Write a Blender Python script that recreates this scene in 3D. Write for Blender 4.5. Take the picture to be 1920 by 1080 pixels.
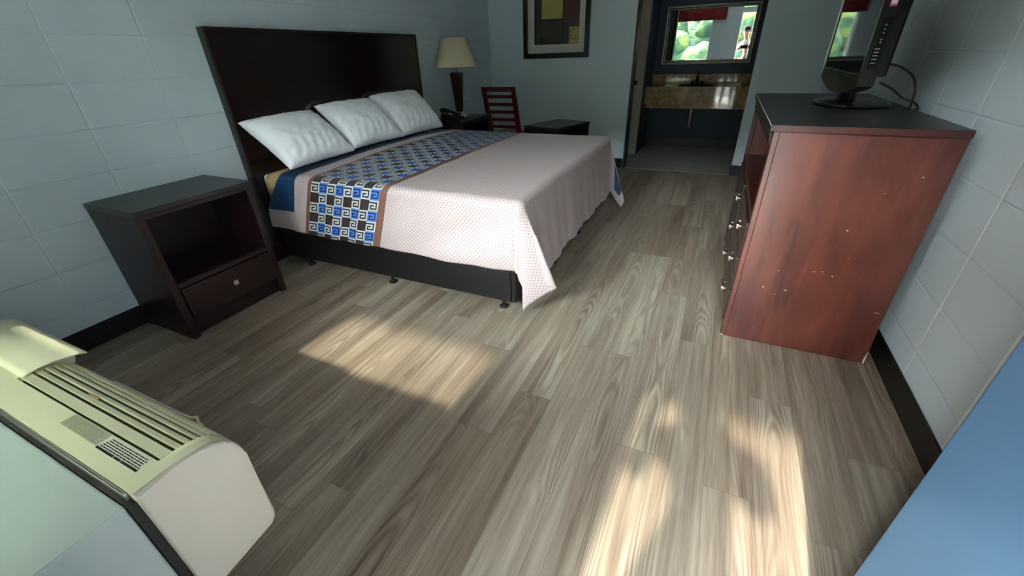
import bpy, bmesh, math, random
from mathutils import Vector, Matrix, noise
C = bpy.context.scene.collection
for o in list(bpy.data.objects):
    bpy.data.objects.remove(o)
S = bpy.context.scene

# ------------------------------------------------------------------ camera
F, YAW, PITCH, ROLL, CZ = 776.618, 0.449577, 0.512754, -0.034545, 1.28736
fw = Vector((-math.sin(YAW)*math.cos(PITCH), math.cos(YAW)*math.cos(PITCH), -math.sin(PITCH)))
r0 = Vector((math.cos(YAW), math.sin(YAW), 0)); u0 = r0.cross(fw)
rr = math.cos(ROLL)*r0 + math.sin(ROLL)*u0
uu = -math.sin(ROLL)*r0 + math.cos(ROLL)*u0
cam_d = bpy.data.cameras.new('camera'); cam = bpy.data.objects.new('camera', cam_d); C.objects.link(cam)
cam_d.sensor_fit = 'HORIZONTAL'; cam_d.sensor_width = 36.0; cam_d.lens = F/1920*36.0
cam_d.clip_start = 0.005; cam_d.clip_end = 300
cam.matrix_world = Matrix(((rr.x, uu.x, -fw.x, 0), (rr.y, uu.y, -fw.y, 0), (rr.z, uu.z, -fw.z, CZ), (0, 0, 0, 1)))
S.camera = cam

# ------------------------------------------------------------------ world, sun, exposure
W = bpy.data.worlds.new('sky'); S.world = W; W.use_nodes = True
wn = W.node_tree.nodes; bg = wn['Background']
wt = W.node_tree
_tc = wn.new('ShaderNodeTexCoord'); _dp = wn.new('ShaderNodeVectorMath'); _dp.operation = 'DOT_PRODUCT'
_dp.inputs[1].default_value = Vector((-0.62, -0.72, 0.32)).normalized()
wt.links.new(_tc.outputs['Generated'], _dp.inputs[0])
_mx = wn.new('ShaderNodeMath'); _mx.operation = 'MAXIMUM'; _mx.inputs[1].default_value = 0.0; wt.links.new(_dp.outputs['Value'], _mx.inputs[0])
_pw = wn.new('ShaderNodeMath'); _pw.operation = 'POWER'; _pw.inputs[1].default_value = 3.0; wt.links.new(_mx.outputs[0], _pw.inputs[0])
_st = wn.new('ShaderNodeMath'); _st.operation = 'MULTIPLY_ADD'; _st.inputs[1].default_value = 46.0; _st.inputs[2].default_value = 4.5; wt.links.new(_pw.outputs[0], _st.inputs[0])
wt.links.new(_st.outputs[0], bg.inputs['Strength'])          # sky brightened in a low front-left lobe to light the room, dimmer elsewhere
bg.inputs['Color'].default_value = (0.90, 0.95, 1.0, 1)
sun_d = bpy.data.lights.new('sun', 'SUN'); sun_d.energy = 3.8; sun_d.angle = math.radians(1.6)
sun_d.color = (1.0, 0.90, 0.72)
sun = bpy.data.objects.new('sun', sun_d); C.objects.link(sun)
sun.location = (-3, -12, 12)
sun.rotation_euler = Vector((0.07, 1.0, -0.84)).to_track_quat('-Z', 'Y').to_euler()
S.view_settings.view_transform = 'Standard'; S.view_settings.look = 'None'
S.view_settings.exposure = 1.5; S.view_settings.gamma = 1.0
S.view_settings.use_curve_mapping = False
S.cycles.use_denoising = True
S.cycles.max_bounces = 12; S.cycles.diffuse_bounces = 8; S.cycles.glossy_bounces = 6
S.cycles.sample_clamp_indirect = 8.0

# ------------------------------------------------------------------ helpers
def lin(r, g, b):
    f = lambda c: (c/255/12.92 if c/255 <= 0.04045 else ((c/255+0.055)/1.055)**2.4)
    return (f(r), f(g), f(b), 1.0)

class NT:
    """small helper for building node trees"""
    def __init__(s, name):
        s.m = bpy.data.materials.new(name); s.m.use_nodes = True
        s.t = s.m.node_tree; s.b = s.t.nodes['Principled BSDF']
        s.tc = None
    def n(s, typ, **kw):
        x = s.t.nodes.new(typ)
        for k, v in kw.items():
            setattr(x, k, v)
        return x
    def link(s, a, b): s.t.links.new(a, b)
    def coord(s, which='Object'):
        if s.tc is None: s.tc = s.n('ShaderNodeTexCoord')
        return s.tc.outputs[which]
    def val(s, sock, v):
        if hasattr(v, 'is_linked') or isinstance(v, bpy.types.NodeSocket): s.link(v, sock)
        else: sock.default_value = v
    def math(s, op, a, b=0.0, c=None, clamp=False):
        x = s.n('ShaderNodeMath', operation=op, use_clamp=clamp)
        s.val(x.inputs[0], a); s.val(x.inputs[1], b)
        if c is not None: s.val(x.inputs[2], c)
        return x.outputs[0]
    def sep(s, v):
        x = s.n('ShaderNodeSeparateXYZ'); s.link(v, x.inputs[0]); return x.outputs
    def comb(s, x_, y_, z_):
        x = s.n('ShaderNodeCombineXYZ')
        for i, v in enumerate((x_, y_, z_)): s.val(x.inputs[i], v)
        return x.outputs[0]
    def noise(s, vec, scale, detail=4, rough=0.5, dist=0.0):
        x = s.n('ShaderNodeTexNoise'); s.link(vec, x.inputs['Vector'])
        x.inputs['Scale'].default_value = scale; x.inputs['Detail'].default_value = detail
        x.inputs['Roughness'].default_value = rough; x.inputs['Distortion'].default_value = dist
        return x.outputs['Fac']
    def scale(s, vec, sc):
        x = s.n('ShaderNodeMapping'); s.link(vec, x.inputs['Vector']); x.inputs['Scale'].default_value = sc
        return x.outputs[0]
    def ramp(s, fac, stops):
        x = s.n('ShaderNodeValToRGB'); s.link(fac, x.inputs[0])
        e = x.color_ramp.elements
        while len(e) < len(stops): e.new(0.5)
        for i, (p, c) in enumerate(stops):
            e[i].position = p; e[i].color = c
        return x.outputs[0]
    def mix(s, fac, a, b, typ='MIX'):
        x = s.n('ShaderNodeMix', data_type='RGBA', blend_type=typ)
        s.val(x.inputs[0], fac); s.val(x.inputs[6], a); s.val(x.inputs[7], b)
        return x.outputs[2]
    def bump(s, h, strength=0.3, dist=0.002):
        x = s.n('ShaderNodeBump'); s.link(h, x.inputs['Height'])
        x.inputs['Strength'].default_value = strength; x.inputs['Distance'].default_value = dist
        s.link(x.outputs[0], s.b.inputs['Normal']); return x
    def set(s, color=None, rough=None, metal=None, spec=None, **kw):
        if color is not None: s.val(s.b.inputs['Base Color'], color)
        if rough is not None: s.val(s.b.inputs['Roughness'], rough)
        if metal is not None: s.b.inputs['Metallic'].default_value = metal
        if spec is not None: s.b.inputs['Specular IOR Level'].default_value = spec
        for k, v in kw.items(): s.b.inputs[k.replace('_', ' ')].default_value = v
        return s.m

def simple(name, rgb, rough=0.5, metal=0.0, spec=0.5, var=0.08, vscale=12.0, bump=0.0):
    t = NT(name); c = lin(*rgb)
    f = t.noise(t.coord(), vscale, 3)
    col = t.mix(f, tuple(x*(1-var) for x in c[:3])+(1,), tuple(min(1, x*(1+var)) for x in c[:3])+(1,))
    if bump: t.bump(t.noise(t.coord(), vscale*8, 2), bump, 0.001)
    return t.set(col, rough, metal, spec)

class MB:
    """mesh builder"""
    def __init__(s): s.bm = bmesh.new()
    def box(s, x0, x1, y0, y1, z0, z1, bevel=0.0, seg=2, mi=0, mat=None):
        vs = [s.bm.verts.new((x, y, z)) for x in (x0, x1) for y in (y0, y1) for z in (z0, z1)]
        idx = [(0, 1, 3, 2), (4, 6, 7, 5), (0, 4, 5, 1), (2, 3, 7, 6), (0, 2, 6, 4), (1, 5, 7, 3)]
        fs = [s.bm.faces.new([vs[i] for i in f]) for f in idx]
        for f in fs: f.material_index = mi
        if mat is not None: bmesh.ops.transform(s.bm, matrix=mat, verts=vs)
        if bevel > 0:
            es = list({e for f in fs for e in f.edges})
            r = bmesh.ops.bevel(s.bm, geom=es, offset=bevel, segments=seg, affect='EDGES', profile=0.5)
            for f in r['faces']: f.material_index = mi
        return s
    def prism(s, pts, axis, a0, a1, bevel=0.0, seg=2, mi=0):
        """extrude a 2D polygon along axis (0: pts are (y,z); 1: (x,z); 2: (x,y))"""
        def P(p, a): return {0: (a, p[0], p[1]), 1: (p[0], a, p[1]), 2: (p[0], p[1], a)}[axis]
        A = [s.bm.verts.new(P(p, a0)) for p in pts]; B = [s.bm.verts.new(P(p, a1)) for p in pts]
        n = len(pts); fs = [s.bm.faces.new(A[::-1]), s.bm.faces.new(B)]
        caps = list(fs)
        for i in range(n): fs.append(s.bm.faces.new((A[i], A[(i+1) % n], B[(i+1) % n], B[i])))
        for f in fs: f.material_index = mi
        if bevel > 0:
            es = list({e for f in caps for e in f.edges})
            bmesh.ops.bevel(s.bm, geom=es, offset=bevel, segments=seg, affect='EDGES', profile=0.5)
        bmesh.ops.recalc_face_normals(s.bm, faces=s.bm.faces)
        return s
    def rings(s, rings, cap=True, closed=True, mi=0):
        R = [[s.bm.verts.new(p) for p in r] for r in rings]
        n = len(R[0])
        for a, b in zip(R[:-1], R[1:]):
            for i in range(n if closed else n-1):
                f = s.bm.faces.new((a[i], a[(i+1) % n], b[(i+1) % n], b[i])); f.material_index = mi; f.smooth = True
        if cap:
            f = s.bm.faces.new(R[0][::-1]); f.material_index = mi
            f = s.bm.faces.new(R[-1]); f.material_index = mi
        return s
    def tube(s, pts, rad, n=10, cap=True, mi=0):
        pts = [Vector(p) for p in pts]
        rad = rad if isinstance(rad, (list, tuple)) else [rad]*len(pts)
        rings = []; up = None
        for i, p in enumerate(pts):
            t = (pts[min(i+1, len(pts)-1)] - pts[max(i-1, 0)]).normalized()
            if up is None:
                up = Vector((0, 0, 1)) if abs(t.z) < 0.9 else Vector((1, 0, 0))
            a = t.cross(up).normalized(); b = a.cross(t).normalized(); up = b
            rings.append([p + rad[i]*(math.cos(k*2*math.pi/n)*a + math.sin(k*2*math.pi/n)*b) for k in range(n)])
        return s.rings(rings, cap, mi=mi)
    def lathe(s, prof, c, n=32, sx=1.0, sy=1.0, cap=True, mi=0):
        return s.rings([[(c[0]+r*sx*math.cos(k*2*math.pi/n), c[1]+r*sy*math.sin(k*2*math.pi/n), c[2]+z) for k in range(n)] for r, z in prof], cap, mi=mi)
    def quad(s, pts, mi=0):
        f = s.bm.faces.new([s.bm.verts.new(p) for p in pts]); f.material_index = mi; return s

ORG = {}
def obj(name, mb, mats, parent=None, local=False, smooth=False):
    me = bpy.data.meshes.new(name)
    bm = mb.bm if isinstance(mb, MB) else mb
    if parent is not None and not local:
        o0 = ORG[parent.name]
        bmesh.ops.translate(bm, verts=bm.verts, vec=-o0)
    bmesh.ops.recalc_face_normals(bm, faces=bm.faces)
    if smooth:
        for f in bm.faces: f.smooth = True
    bm.to_mesh(me); bm.free()
    for m in (mats if isinstance(mats, (list, tuple)) else [mats]): me.materials.append(m)
    o = bpy.data.objects.new(name, me); C.objects.link(o)
    if parent is not None:
        o.parent = parent; ORG[o.name] = ORG[parent.name]
    else: ORG[o.name] = Vector((0, 0, 0))
    if smooth:
        try: me.set_sharp_from_angle(angle=math.radians(40))
        except Exception: pass
    return o
def tag(o, label=None, cat=None, group=None, kind=None):
    if label: o['label'] = label
    if cat: o['category'] = cat
    if group: o['group'] = group
    if kind: o['kind'] = kind
    return o
def thing(name, label, cat, loc=(0, 0, 0), rotz=0.0, group=None):
    o = bpy.data.objects.new(name, None); C.objects.link(o); o.empty_display_size = 0.1
    o.location = loc; o.rotation_euler = (0, 0, rotz); ORG[o.name] = Vector(loc)
    return tag(o, label, cat, group)
def struct(name, mb, mats, label=None, parent=None, smooth=False):
    o = obj(name, mb, mats, parent, smooth=smooth)
    if parent is None: o['kind'] = 'structure'
    if label: o['label'] = label
    return o
def copy_tree(o, parent=None):
    c = o.copy(); C.objects.link(c); c.parent = parent
    for ch in list(o.children): copy_tree(ch, c)
    return c

# ------------------------------------------------------------------ materials
def mat_block(name, y0, z0, rgb, joint):
    t = NT(name); p = t.coord(); x, y, z = t.sep(p)
    fy = t.math('FRACT', t.math('DIVIDE', t.math('SUBTRACT', y, y0-10*0.393), 0.393))
    fz = t.math('FRACT', t.math('DIVIDE', t.math('SUBTRACT', z, z0-10*0.2032), 0.2032))
    dy = t.math('MULTIPLY', t.math('MINIMUM', fy, t.math('SUBTRACT', 1.0, fy)), 0.393)
    dz = t.math('MULTIPLY', t.math('MINIMUM', fz, t.math('SUBTRACT', 1.0, fz)), 0.2032)
    wob = t.math('MULTIPLY', t.noise(p, 9, 2), 0.0022)
    def groove(d, w): return t.math('SMOOTHSTEP', d, 0.0, w) if False else t.math('DIVIDE', t.math('SUBTRACT', d, wob), w, clamp=True)
    gy = groove(dy, 0.0056); gz = groove(dz, 0.0040)
    g = t.math('MINIMUM', gy, gz)
    n1 = t.noise(p, 3.0, 4); n2 = t.noise(p, 90, 3, 0.6)
    c = lin(*rgb)
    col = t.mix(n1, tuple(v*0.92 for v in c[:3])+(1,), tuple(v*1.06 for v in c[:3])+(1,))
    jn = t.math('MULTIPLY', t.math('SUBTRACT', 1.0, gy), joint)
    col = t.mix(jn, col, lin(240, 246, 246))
    pit = t.math('LESS_THAN', t.noise(p, 130, 1), 0.27)
    h = t.math('ADD', t.math('MULTIPLY', g, 1.0), t.math('MULTIPLY', n2, 0.22))
    h = t.math('SUBTRACT', h, t.math('MULTIPLY', pit, 0.35))
    t.bump(h, 0.55, 0.004)
    return t.set(col, 0.42, spec=0.4)
M = {}
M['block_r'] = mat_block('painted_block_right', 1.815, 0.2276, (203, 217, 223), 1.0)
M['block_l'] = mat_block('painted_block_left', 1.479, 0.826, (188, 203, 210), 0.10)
M['paint'] = simple('wall_paint', (192, 208, 215), 0.55, var=0.05, vscale=4, bump=0.12)
M['navy'] = simple('navy_paint', (38, 54, 82), 0.5, var=0.08, vscale=3, bump=0.1)
M['ceil'] = simple('ceiling_paint', (235, 237, 235), 0.8, var=0.04, bump=0.2)
M['black_base'] = simple('black_vinyl_base', (16, 16, 17), 0.38, var=0.15, vscale=5)
M['ledge_top'] = simple('ledge_paint', (164, 176, 172), 0.5, var=0.07, vscale=18, bump=0.15)

def mat_floor():
    t = NT('vinyl_plank'); p = t.coord(); x, y, z = t.sep(p)
    PW, PL = 0.152, 1.22
    xi = t.math('FLOOR', t.math('DIVIDE', t.math('ADD', x, 20.04), PW))
    wn1 = t.n('ShaderNodeTexWhiteNoise', noise_dimensions='1D'); t.link(xi, wn1.inputs['W'])
    yo = t.math('ADD', y, t.math('MULTIPLY', wn1.outputs['Value'], PL))
    yi = t.math('FLOOR', t.math('DIVIDE', t.math('ADD', yo, 20.0), PL))
    wn2 = t.n('ShaderNodeTexWhiteNoise', noise_dimensions='2D'); t.link(t.comb(xi, yi, 0.0), wn2.inputs['Vector'])
    rnd = wn2.outputs['Value']
    off = t.math('MULTIPLY', rnd, 37.0)
    v = t.comb(t.math('ADD', x, off), t.math('ADD', y, off), off)
    warp = t.noise(t.scale(v, (3.5, 1.1, 1)), 1.0, 2)
    # cathedral grain: distance-like field bent by noise
    fx = t.math('FRACT', t.math('DIVIDE', t.math('ADD', x, 20.04), PW))
    cx = t.math('SUBTRACT', fx, t.math('ADD', 0.3, t.math('MULTIPLY', rnd, 0.4)))
    field = t.math('ADD', t.math('MULTIPLY', t.math('MULTIPLY', cx, cx), 2.0), t.math('ADD', t.math('MULTIPLY', y, 0.32), t.math('MULTIPLY', warp, 1.25)))
    ringw = t.math('SINE', t.math('MULTIPLY', field, 62.0))
    ringw = t.math('MULTIPLY', t.math('ADD', ringw, 1.0), 0.5)
    streak = t.noise(t.scale(v, (46, 1.6, 1)), 1.0, 5, 0.62, 0.4)
    fine = t.noise(t.scale(v, (190, 5, 1)), 1.0, 3, 0.6)
    broad = t.noise(t.scale(v, (9, 0.7, 1)), 1.0, 3, 0.5)
    msk = t.noise(t.scale(v, (5, 1.3, 1)), 1.0, 2)
    msk = t.math('MULTIPLY', t.math('SUBTRACT', msk, 0.42), 5.0, clamp=True)
    f = t.math('ADD', t.math('MULTIPLY', streak, 0.46), t.math('MULTIPLY', fine, 0.22))
    f = t.math('ADD', f, t.math('MULTIPLY', broad, 0.60))
    f = t.math('ADD', f, t.math('MULTIPLY', t.math('MULTIPLY', t.math('SUBTRACT', ringw, 0.5), msk), 0.16))
    f = t.math('ADD', f, t.math('MULTIPLY', t.math('SUBTRACT', rnd, 0.5), 0.10))
    f = t.math('SUBTRACT', f, 0.145)
    col = t.ramp(f, [(0.24, lin(82, 70, 58)), (0.42, lin(122, 109, 94)), (0.55, lin(144, 133, 117)), (0.72, lin(174, 164, 147))])
    tint = t.ramp(wn2.outputs['Value'], [(0.0, (0.98, 0.92, 0.87, 1)), (0.5, (1, 1, 1, 1)), (1.0, (0.92, 0.96, 0.95, 1))])
    col = t.mix(0.8, col, tint, 'MULTIPLY')
    # plank seams
    dx = t.math('MULTIPLY', t.math('MINIMUM', fx, t.math('SUBTRACT', 1.0, fx)), PW)
    fy = t.math('FRACT', t.math('DIVIDE', t.math('ADD', yo, 20.0), PL))
    dy = t.math('MULTIPLY', t.math('MINIMUM', fy, t.math('SUBTRACT', 1.0, fy)), PL)
    seam = t.math('DIVIDE', t.math('MINIMUM', dx, dy), 0.0013, clamp=True)
    col = t.mix(seam, lin(92, 84, 74), col)
    h = t.math('ADD', seam, t.math('MULTIPLY', fine, 0.25))
    t.bump(h, 0.25, 0.001)
    ro = t.math('ADD', 0.36, t.math('MULTIPLY', streak, 0.16))
    return t.set(col, ro, spec=0.45)
M['floor'] = mat_floor()

def mat_tile():
    t = NT('grey_tile'); p = t.coord(); x, y, z = t.sep(p)
    def d(a, o, w):
        f = t.math('FRACT', t.math('DIVIDE', t.math('ADD', a, o), w))
        return t.math('MULTIPLY', t.math('MINIMUM', f, t.math('SUBTRACT', 1.0, f)), w)
    g = t.math('DIVIDE', t.math('MINIMUM', d(x, 20.0, 0.61), d(y, 20.25, 0.305)), 0.003, clamp=True)
    n = t.noise(t.scale(p, (1.2, 6, 1)), 2.0, 4)
    col = t.mix(n, lin(138, 138, 134), lin(176, 176, 171))
    col = t.mix(g, lin(108, 106, 102), col)
    t.bump(g, 0.3, 0.002)
    return t.set(col, 0.35)
M['tile'] = mat_tile()

def mat_wood(name, dark, light, scale=(6, 6, 1.2), rough=0.32, coat=0.0, along=None, blotch=0.5):
    t = NT(name); p = t.coord()
    a = t.noise(t.scale(p, scale), 3.0, 5, 0.6, 0.6)
    b = t.noise(p, 2.2, 3, 0.5)
    f = t.math('ADD', t.math('MULTIPLY', a, 1-blotch), t.math('MULTIPLY', b, blotch))
    col = t.ramp(f, [(0.32, lin(*dark)), (0.68, lin(*light))])
    r = t.math('ADD', rough-0.05, t.math('MULTIPLY', b, 0.12))
    m = t.set(col, r, spec=0.5)
    t.b.inputs['Coat Weight'].default_value = coat; t.b.inputs['Coat Roughness'].default_value = 0.2
    return m
M['espresso'] = mat_wood('espresso_wood', (20, 7, 9), (36, 13, 15), rough=0.40, coat=0.0)
M['headboard'] = mat_wood('headboard_veneer', (14, 4, 4), (28, 9, 7), scale=(5, 0.8, 6), rough=0.18, coat=0.5)
M['black_top'] = simple('black_laminate', (30, 29, 29), 0.36, var=0.15, vscale=30)
M['black_rail'] = simple('black_painted_rail', (15, 16, 17), 0.42, var=0.2, vscale=6)
M['cherry'] = mat_wood('cherry_veneer', (48, 18, 13), (106, 53, 40), scale=(5, 5, 0.9), rough=0.36, coat=0.35, blotch=0.5)
M['dark_cherry'] = mat_wood('dark_cherry', (46, 18, 15), (74, 33, 27), rough=0.34)
M['drawer'] = mat_wood('dark_drawer_front', (40, 30, 26), (60, 46, 40), rough=0.3)
M['chair'] = mat_wood('cherry_chair', (70, 8, 12), (108, 18, 20), rough=0.3, coat=0.2)
M['steel'] = simple('brushed_steel', (190, 186, 180), 0.3, 1.0, var=0.05)
M['chrome'] = simple('chrome', (200, 200, 200), 0.12, 1.0, var=0.02)
M['brass'] = simple('aged_bronze', (48, 40, 32), 0.3, 1.0)
M['knob'] = simple('satin_nickel_knob', (214, 190, 182), 0.32, 1.0)
M['chip'] = simple('bare_chipped_wood', (214, 200, 180), 0.8)
M['cream_paint'] = simple('cream_door_paint', (176, 172, 156), 0.5, var=0.07, vscale=5)
M['black_trim'] = simple('black_trim_paint', (24, 27, 30), 0.45)
M['blue_door'] = simple('slate_blue_door_paint', (60, 88, 112), 0.42, var=0.04, vscale=5, bump=0.08)
M['white'] = simple('white_paint', (225, 225, 220), 0.5, var=0.04)
M['ac'] = simple('cream_plastic', (212, 212, 178), 0.42, var=0.05, vscale=9)
M['ac_end'] = simple('beige_plastic', (190, 182, 168), 0.45, var=0.04, vscale=9)
M['ac_dark'] = simple('gap_shade_dark', (22, 22, 20), 0.7, var=0.3, vscale=30)  # near-black colour standing for shade in the gap behind the unit
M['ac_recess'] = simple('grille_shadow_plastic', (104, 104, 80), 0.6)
M['pillow'] = None
M['plastic_blk'] = simple('black_gloss_plastic', (10, 10, 11), 0.22, var=0.1)
M['plastic_blk2'] = simple('black_matte_plastic', (15, 16, 17), 0.45, spec=0.25, var=0.15, vscale=40)
M['rubber'] = simple('black_rubber', (14, 14, 14), 0.6)
M['screen'] = simple('dark_screen_glass', (6, 6, 7), 0.03, var=0.0, spec=0.9)
M['sticker_pink'] = simple('pink_sticker', (186, 82, 116), 0.5)
M['sticker_white'] = simple('white_sticker', (226, 206, 214), 0.5)
M['marking'] = simple('grey_marking', (150, 152, 152), 0.5)
M['label_grey'] = simple('faded_grey_label', (160, 160, 138), 0.6, var=0.15, vscale=120)
M['label_white'] = simple('cream_label', (222, 220, 200), 0.6)
M['ink'] = simple('label_ink', (28, 28, 26), 0.6)
M['ink_grey'] = simple('faded_ink', (134, 134, 112), 0.6)
M['shade'] = simple('cream_lamp_shade', (208, 196, 166), 0.8, var=0.05, vscale=3)
M['valance'] = simple('dark_red_valance', (120, 22, 28), 0.8, var=0.12, vscale=8, bump=0.2)
M['rust'] = simple('rust_stain', (186, 150, 112), 0.7, var=0.2, vscale=60)

def mat_cloth(name, base, dots, rough, sheen, spacing=0.021, size=0.0042, bumpw=0.0):
    t = NT(name); uv = t.coord('UV'); x, y, z = t.sep(uv)
    row = t.math('FLOOR', t.math('DIVIDE', y, spacing*0.62))
    sh = t.math('MULTIPLY', t.math('MODULO', row, 2.0), 0.5)
    fx = t.math('FRACT', t.math('ADD', t.math('DIVIDE', x, spacing), sh))
    fy = t.math('FRACT', t.math('DIVIDE', y, spacing*0.62))
    ax = t.math('MULTIPLY', t.math('SUBTRACT', fx, 0.5), spacing)
    ay = t.math('MULTIPLY', t.math('SUBTRACT', fy, 0.5), spacing*0.62)
    d = t.math('SQRT', t.math('ADD', t.math('MULTIPLY', ax, ax), t.math('MULTIPLY', ay, ay)))
    m = t.math('SUBTRACT', 1.0, t.math('DIVIDE', t.math('SUBTRACT', d, size*0.7), size*0.6, clamp=True))
    col = t.mix(m, lin(*base), lin(*dots))
    wr = t.noise(t.scale(uv, (7, 20, 1)), 1.0, 3)
    t.bump(t.math('ADD', t.math('MULTIPLY', m, -0.12), t.math('MULTIPLY', wr, 1.0)), 0.22, 0.006)
    mm = t.set(col, rough, spec=0.45)
    t.b.inputs['Sheen Weight'].default_value = sheen*0.5; t.b.inputs['Sheen Roughness'].default_value = 0.4
    return mm
M['silver'] = mat_cloth('pale_mauve_satin', (184, 170, 169), (140, 123, 122), 0.46, 0.15, 0.021, 0.0038)
M['blue_cloth'] = mat_cloth('dark_blue_satin', (24, 66, 104), (14, 42, 74), 0.46, 0.1, 0.03, 0.006)
M['lining'] = simple('navy_lining', (30, 52, 84), 0.7)
M['key_bg'] = simple('taupe_satin', (56, 48, 50), 0.45)
M['key_white'] = simple('white_thread', (186, 190, 188), 0.5)
M['key_blue'] = simple('royal_blue_thread', (19, 44, 98), 0.5)
M['key_light'] = simple('light_blue_thread', (74, 118, 190), 0.5)
M['brown'] = simple('brown_satin', (116, 84, 72), 0.45)
M['sheet'] = simple('white_sheet', (216, 218, 220), 0.8, var=0.03)
M['pad'] = simple('yellow_foam_pad', (206, 178, 124), 0.9, var=0.1, vscale=20)
def mat_pillow():
    t = NT('white_pillowcase'); p = t.coord()
    a = t.noise(t.scale(p, (5, 3, 5)), 3.0, 4, 0.55, 0.6)
    t.bump(a, 0.35, 0.012)
    return t.set(lin(240, 245, 250), 0.75, spec=0.2)
M['pillow'] = mat_pillow()
def mat_granite():
    t = NT('tan_granite'); p = t.coord()
    a = t.noise(p, 16, 6, 0.65, 0.8); b = t.noise(p, 70, 3, 0.6)
    f = t.math('ADD', t.math('MULTIPLY', a, 0.7), t.math('MULTIPLY', b, 0.3))
    col = t.ramp(f, [(0.34, lin(112, 90, 60)), (0.5, lin(168, 142, 100)), (0.66, lin(206, 184, 142))])
    return t.set(col, 0.04, spec=0.7)
M['granite'] = mat_granite()
M['mirror'] = simple('mirror_glass', (235, 238, 236), 0.0, 1.0, var=0.0)
M['gold'] = simple('champagne_gilt', (252, 244, 214), 0.30, 0.12, var=0.06)
M['frame_black'] = simple('black_frame_lacquer', (12, 11, 11), 0.25)
M['mat_board'] = simple('mat_board', (186, 188, 180), 0.8, var=0.03)
M['mat_edge'] = simple('mat_bevel', (206, 204, 188), 0.7)
M['skin'] = simple('skin', (196, 140, 112), 0.55)
M['shirt'] = simple('white_shirt', (226, 224, 222), 0.85)
M['cap'] = simple('black_cap', (18, 18, 22), 0.8)
M['trouser'] = simple('grey_trousers', (92, 90, 90), 0.85)
M['shoe'] = simple('dark_shoes', (30, 28, 28), 0.6)
M['concrete'] = simple('concrete', (168, 164, 156), 0.85, var=0.12, vscale=4, bump=0.2)
M['asphalt'] = simple('asphalt', (96, 96, 96), 0.9, var=0.15, vscale=6)
M['glass'] = None
def mat_glass():
    t = NT('window_glass')
    tr = t.n('ShaderNodeBsdfTransparent'); tr.inputs[0].default_value = (0.90, 0.92, 0.90, 1)
    gl = t.n('ShaderNodeBsdfGlossy'); gl.inputs['Roughness'].default_value = 0.0
    fr = t.n('ShaderNodeFresnel'); fr.inputs['IOR'].default_value = 1.45
    mx = t.n('ShaderNodeMixShader'); t.link(fr.outputs[0], mx.inputs[0]); t.link(tr.outputs[0], mx.inputs[1]); t.link(gl.outputs[0], mx.inputs[2])
    out = [x for x in t.t.nodes if x.type == 'OUTPUT_MATERIAL'][0]; t.link(mx.outputs[0], out.inputs[0])
    return t.m
M['glass'] = mat_glass()
def mat_diffuser():
    t = NT('added_diffuser_glass')  # translucent material for the added light-spreading pane
    tr = t.n('ShaderNodeBsdfTranslucent'); tr.inputs[0].default_value = (0.50, 0.53, 0.47, 1)
    gl = t.n('ShaderNodeBsdfGlossy'); gl.inputs['Roughness'].default_value = 0.3
    mx = t.n('ShaderNodeMixShader'); mx.inputs[0].default_value = 0.06; t.link(tr.outputs[0], mx.inputs[1]); t.link(gl.outputs[0], mx.inputs[2])
    out = [x for x in t.t.nodes if x.type == 'OUTPUT_MATERIAL'][0]; t.link(mx.outputs[0], out.inputs[0])
    return t.m
M['diffuser'] = mat_diffuser()
def mat_leaf():
    t = NT('foliage'); p = t.coord()
    f = t.noise(p, 1.5, 6, 0.65)
    col = t.ramp(f, [(0.38, lin(26, 52, 42)), (0.5, lin(50, 78, 52)), (0.62, lin(92, 108, 54))])
    t.bump(t.noise(p, 3, 4), 0.6, 0.2)
    return t.set(col, 0.8, spec=0.2)
M['leaf'] = mat_leaf()

# ------------------------------------------------------------------ the room
XL, XR, YF, YB, YV, H = -2.792, 0.864, -0.15, 5.392, 7.03, 2.44
T = 0.20
OX0, OX1 = -0.975, 0.231        # opening to the vanity
VR = 0.95                       # vanity right wall
WX0, WX1, WZ0, WZ1 = -1.86, -0.865, 0.66, 2.05
DX0, DX1, DZ = -0.215, 0.62, 2.05
struct('floor', MB().box(XL-0.1, XR+0.1, YF-T, YB+0.02, -0.1, 0.0), M['floor'], 'grey brown wood look vinyl plank floor')
struct('floor_vanity', MB().box(-1.7, VR+0.1, YB+0.02, YV+0.1, -0.1, 0.004), M['tile'], 'grey tile floor of the vanity alcove')
struct('ceiling', MB().box(XL-0.1, VR+0.1, YF-T, YV+0.1, H, H+0.1), M['ceil'], 'white ceiling')
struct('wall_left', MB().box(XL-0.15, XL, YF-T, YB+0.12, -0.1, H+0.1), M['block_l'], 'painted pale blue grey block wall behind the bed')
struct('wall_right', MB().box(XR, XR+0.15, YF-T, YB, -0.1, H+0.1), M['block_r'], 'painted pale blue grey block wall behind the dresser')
wb = MB(); wb.box(XL, OX0-0.02, YB, YB+0.12, 0, H); wb.box(OX1, VR+0.1, YB, YB+0.12, 0, H); wb.box(OX0-0.02, OX1, YB, YB+0.12, 2.12, H)
struct('wall_back', wb, M['paint'], 'pale blue grey back wall with the opening to the vanity')
wf = MB()
wf.box(XL, WX0, YF-T, YF, 0, H); wf.box(WX0, WX1, YF-T, YF, 0, WZ0); wf.box(WX0, WX1, YF-T, YF, WZ1, H)
wf.box(WX1, DX0, YF-T, YF, 0, H); wf.box(DX0, DX1, YF-T, YF, 2.10, H); wf.box(DX1, XR, YF-T, YF, 0, H)
struct('wall_front', wf, M['paint'], 'front wall with the window and entry door')
struct('wall_vanity_back', MB().box(-1.3, VR+0.1, YV, YV+0.1, 0, H), M['navy'], 'navy wall behind the vanity mirror')
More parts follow.
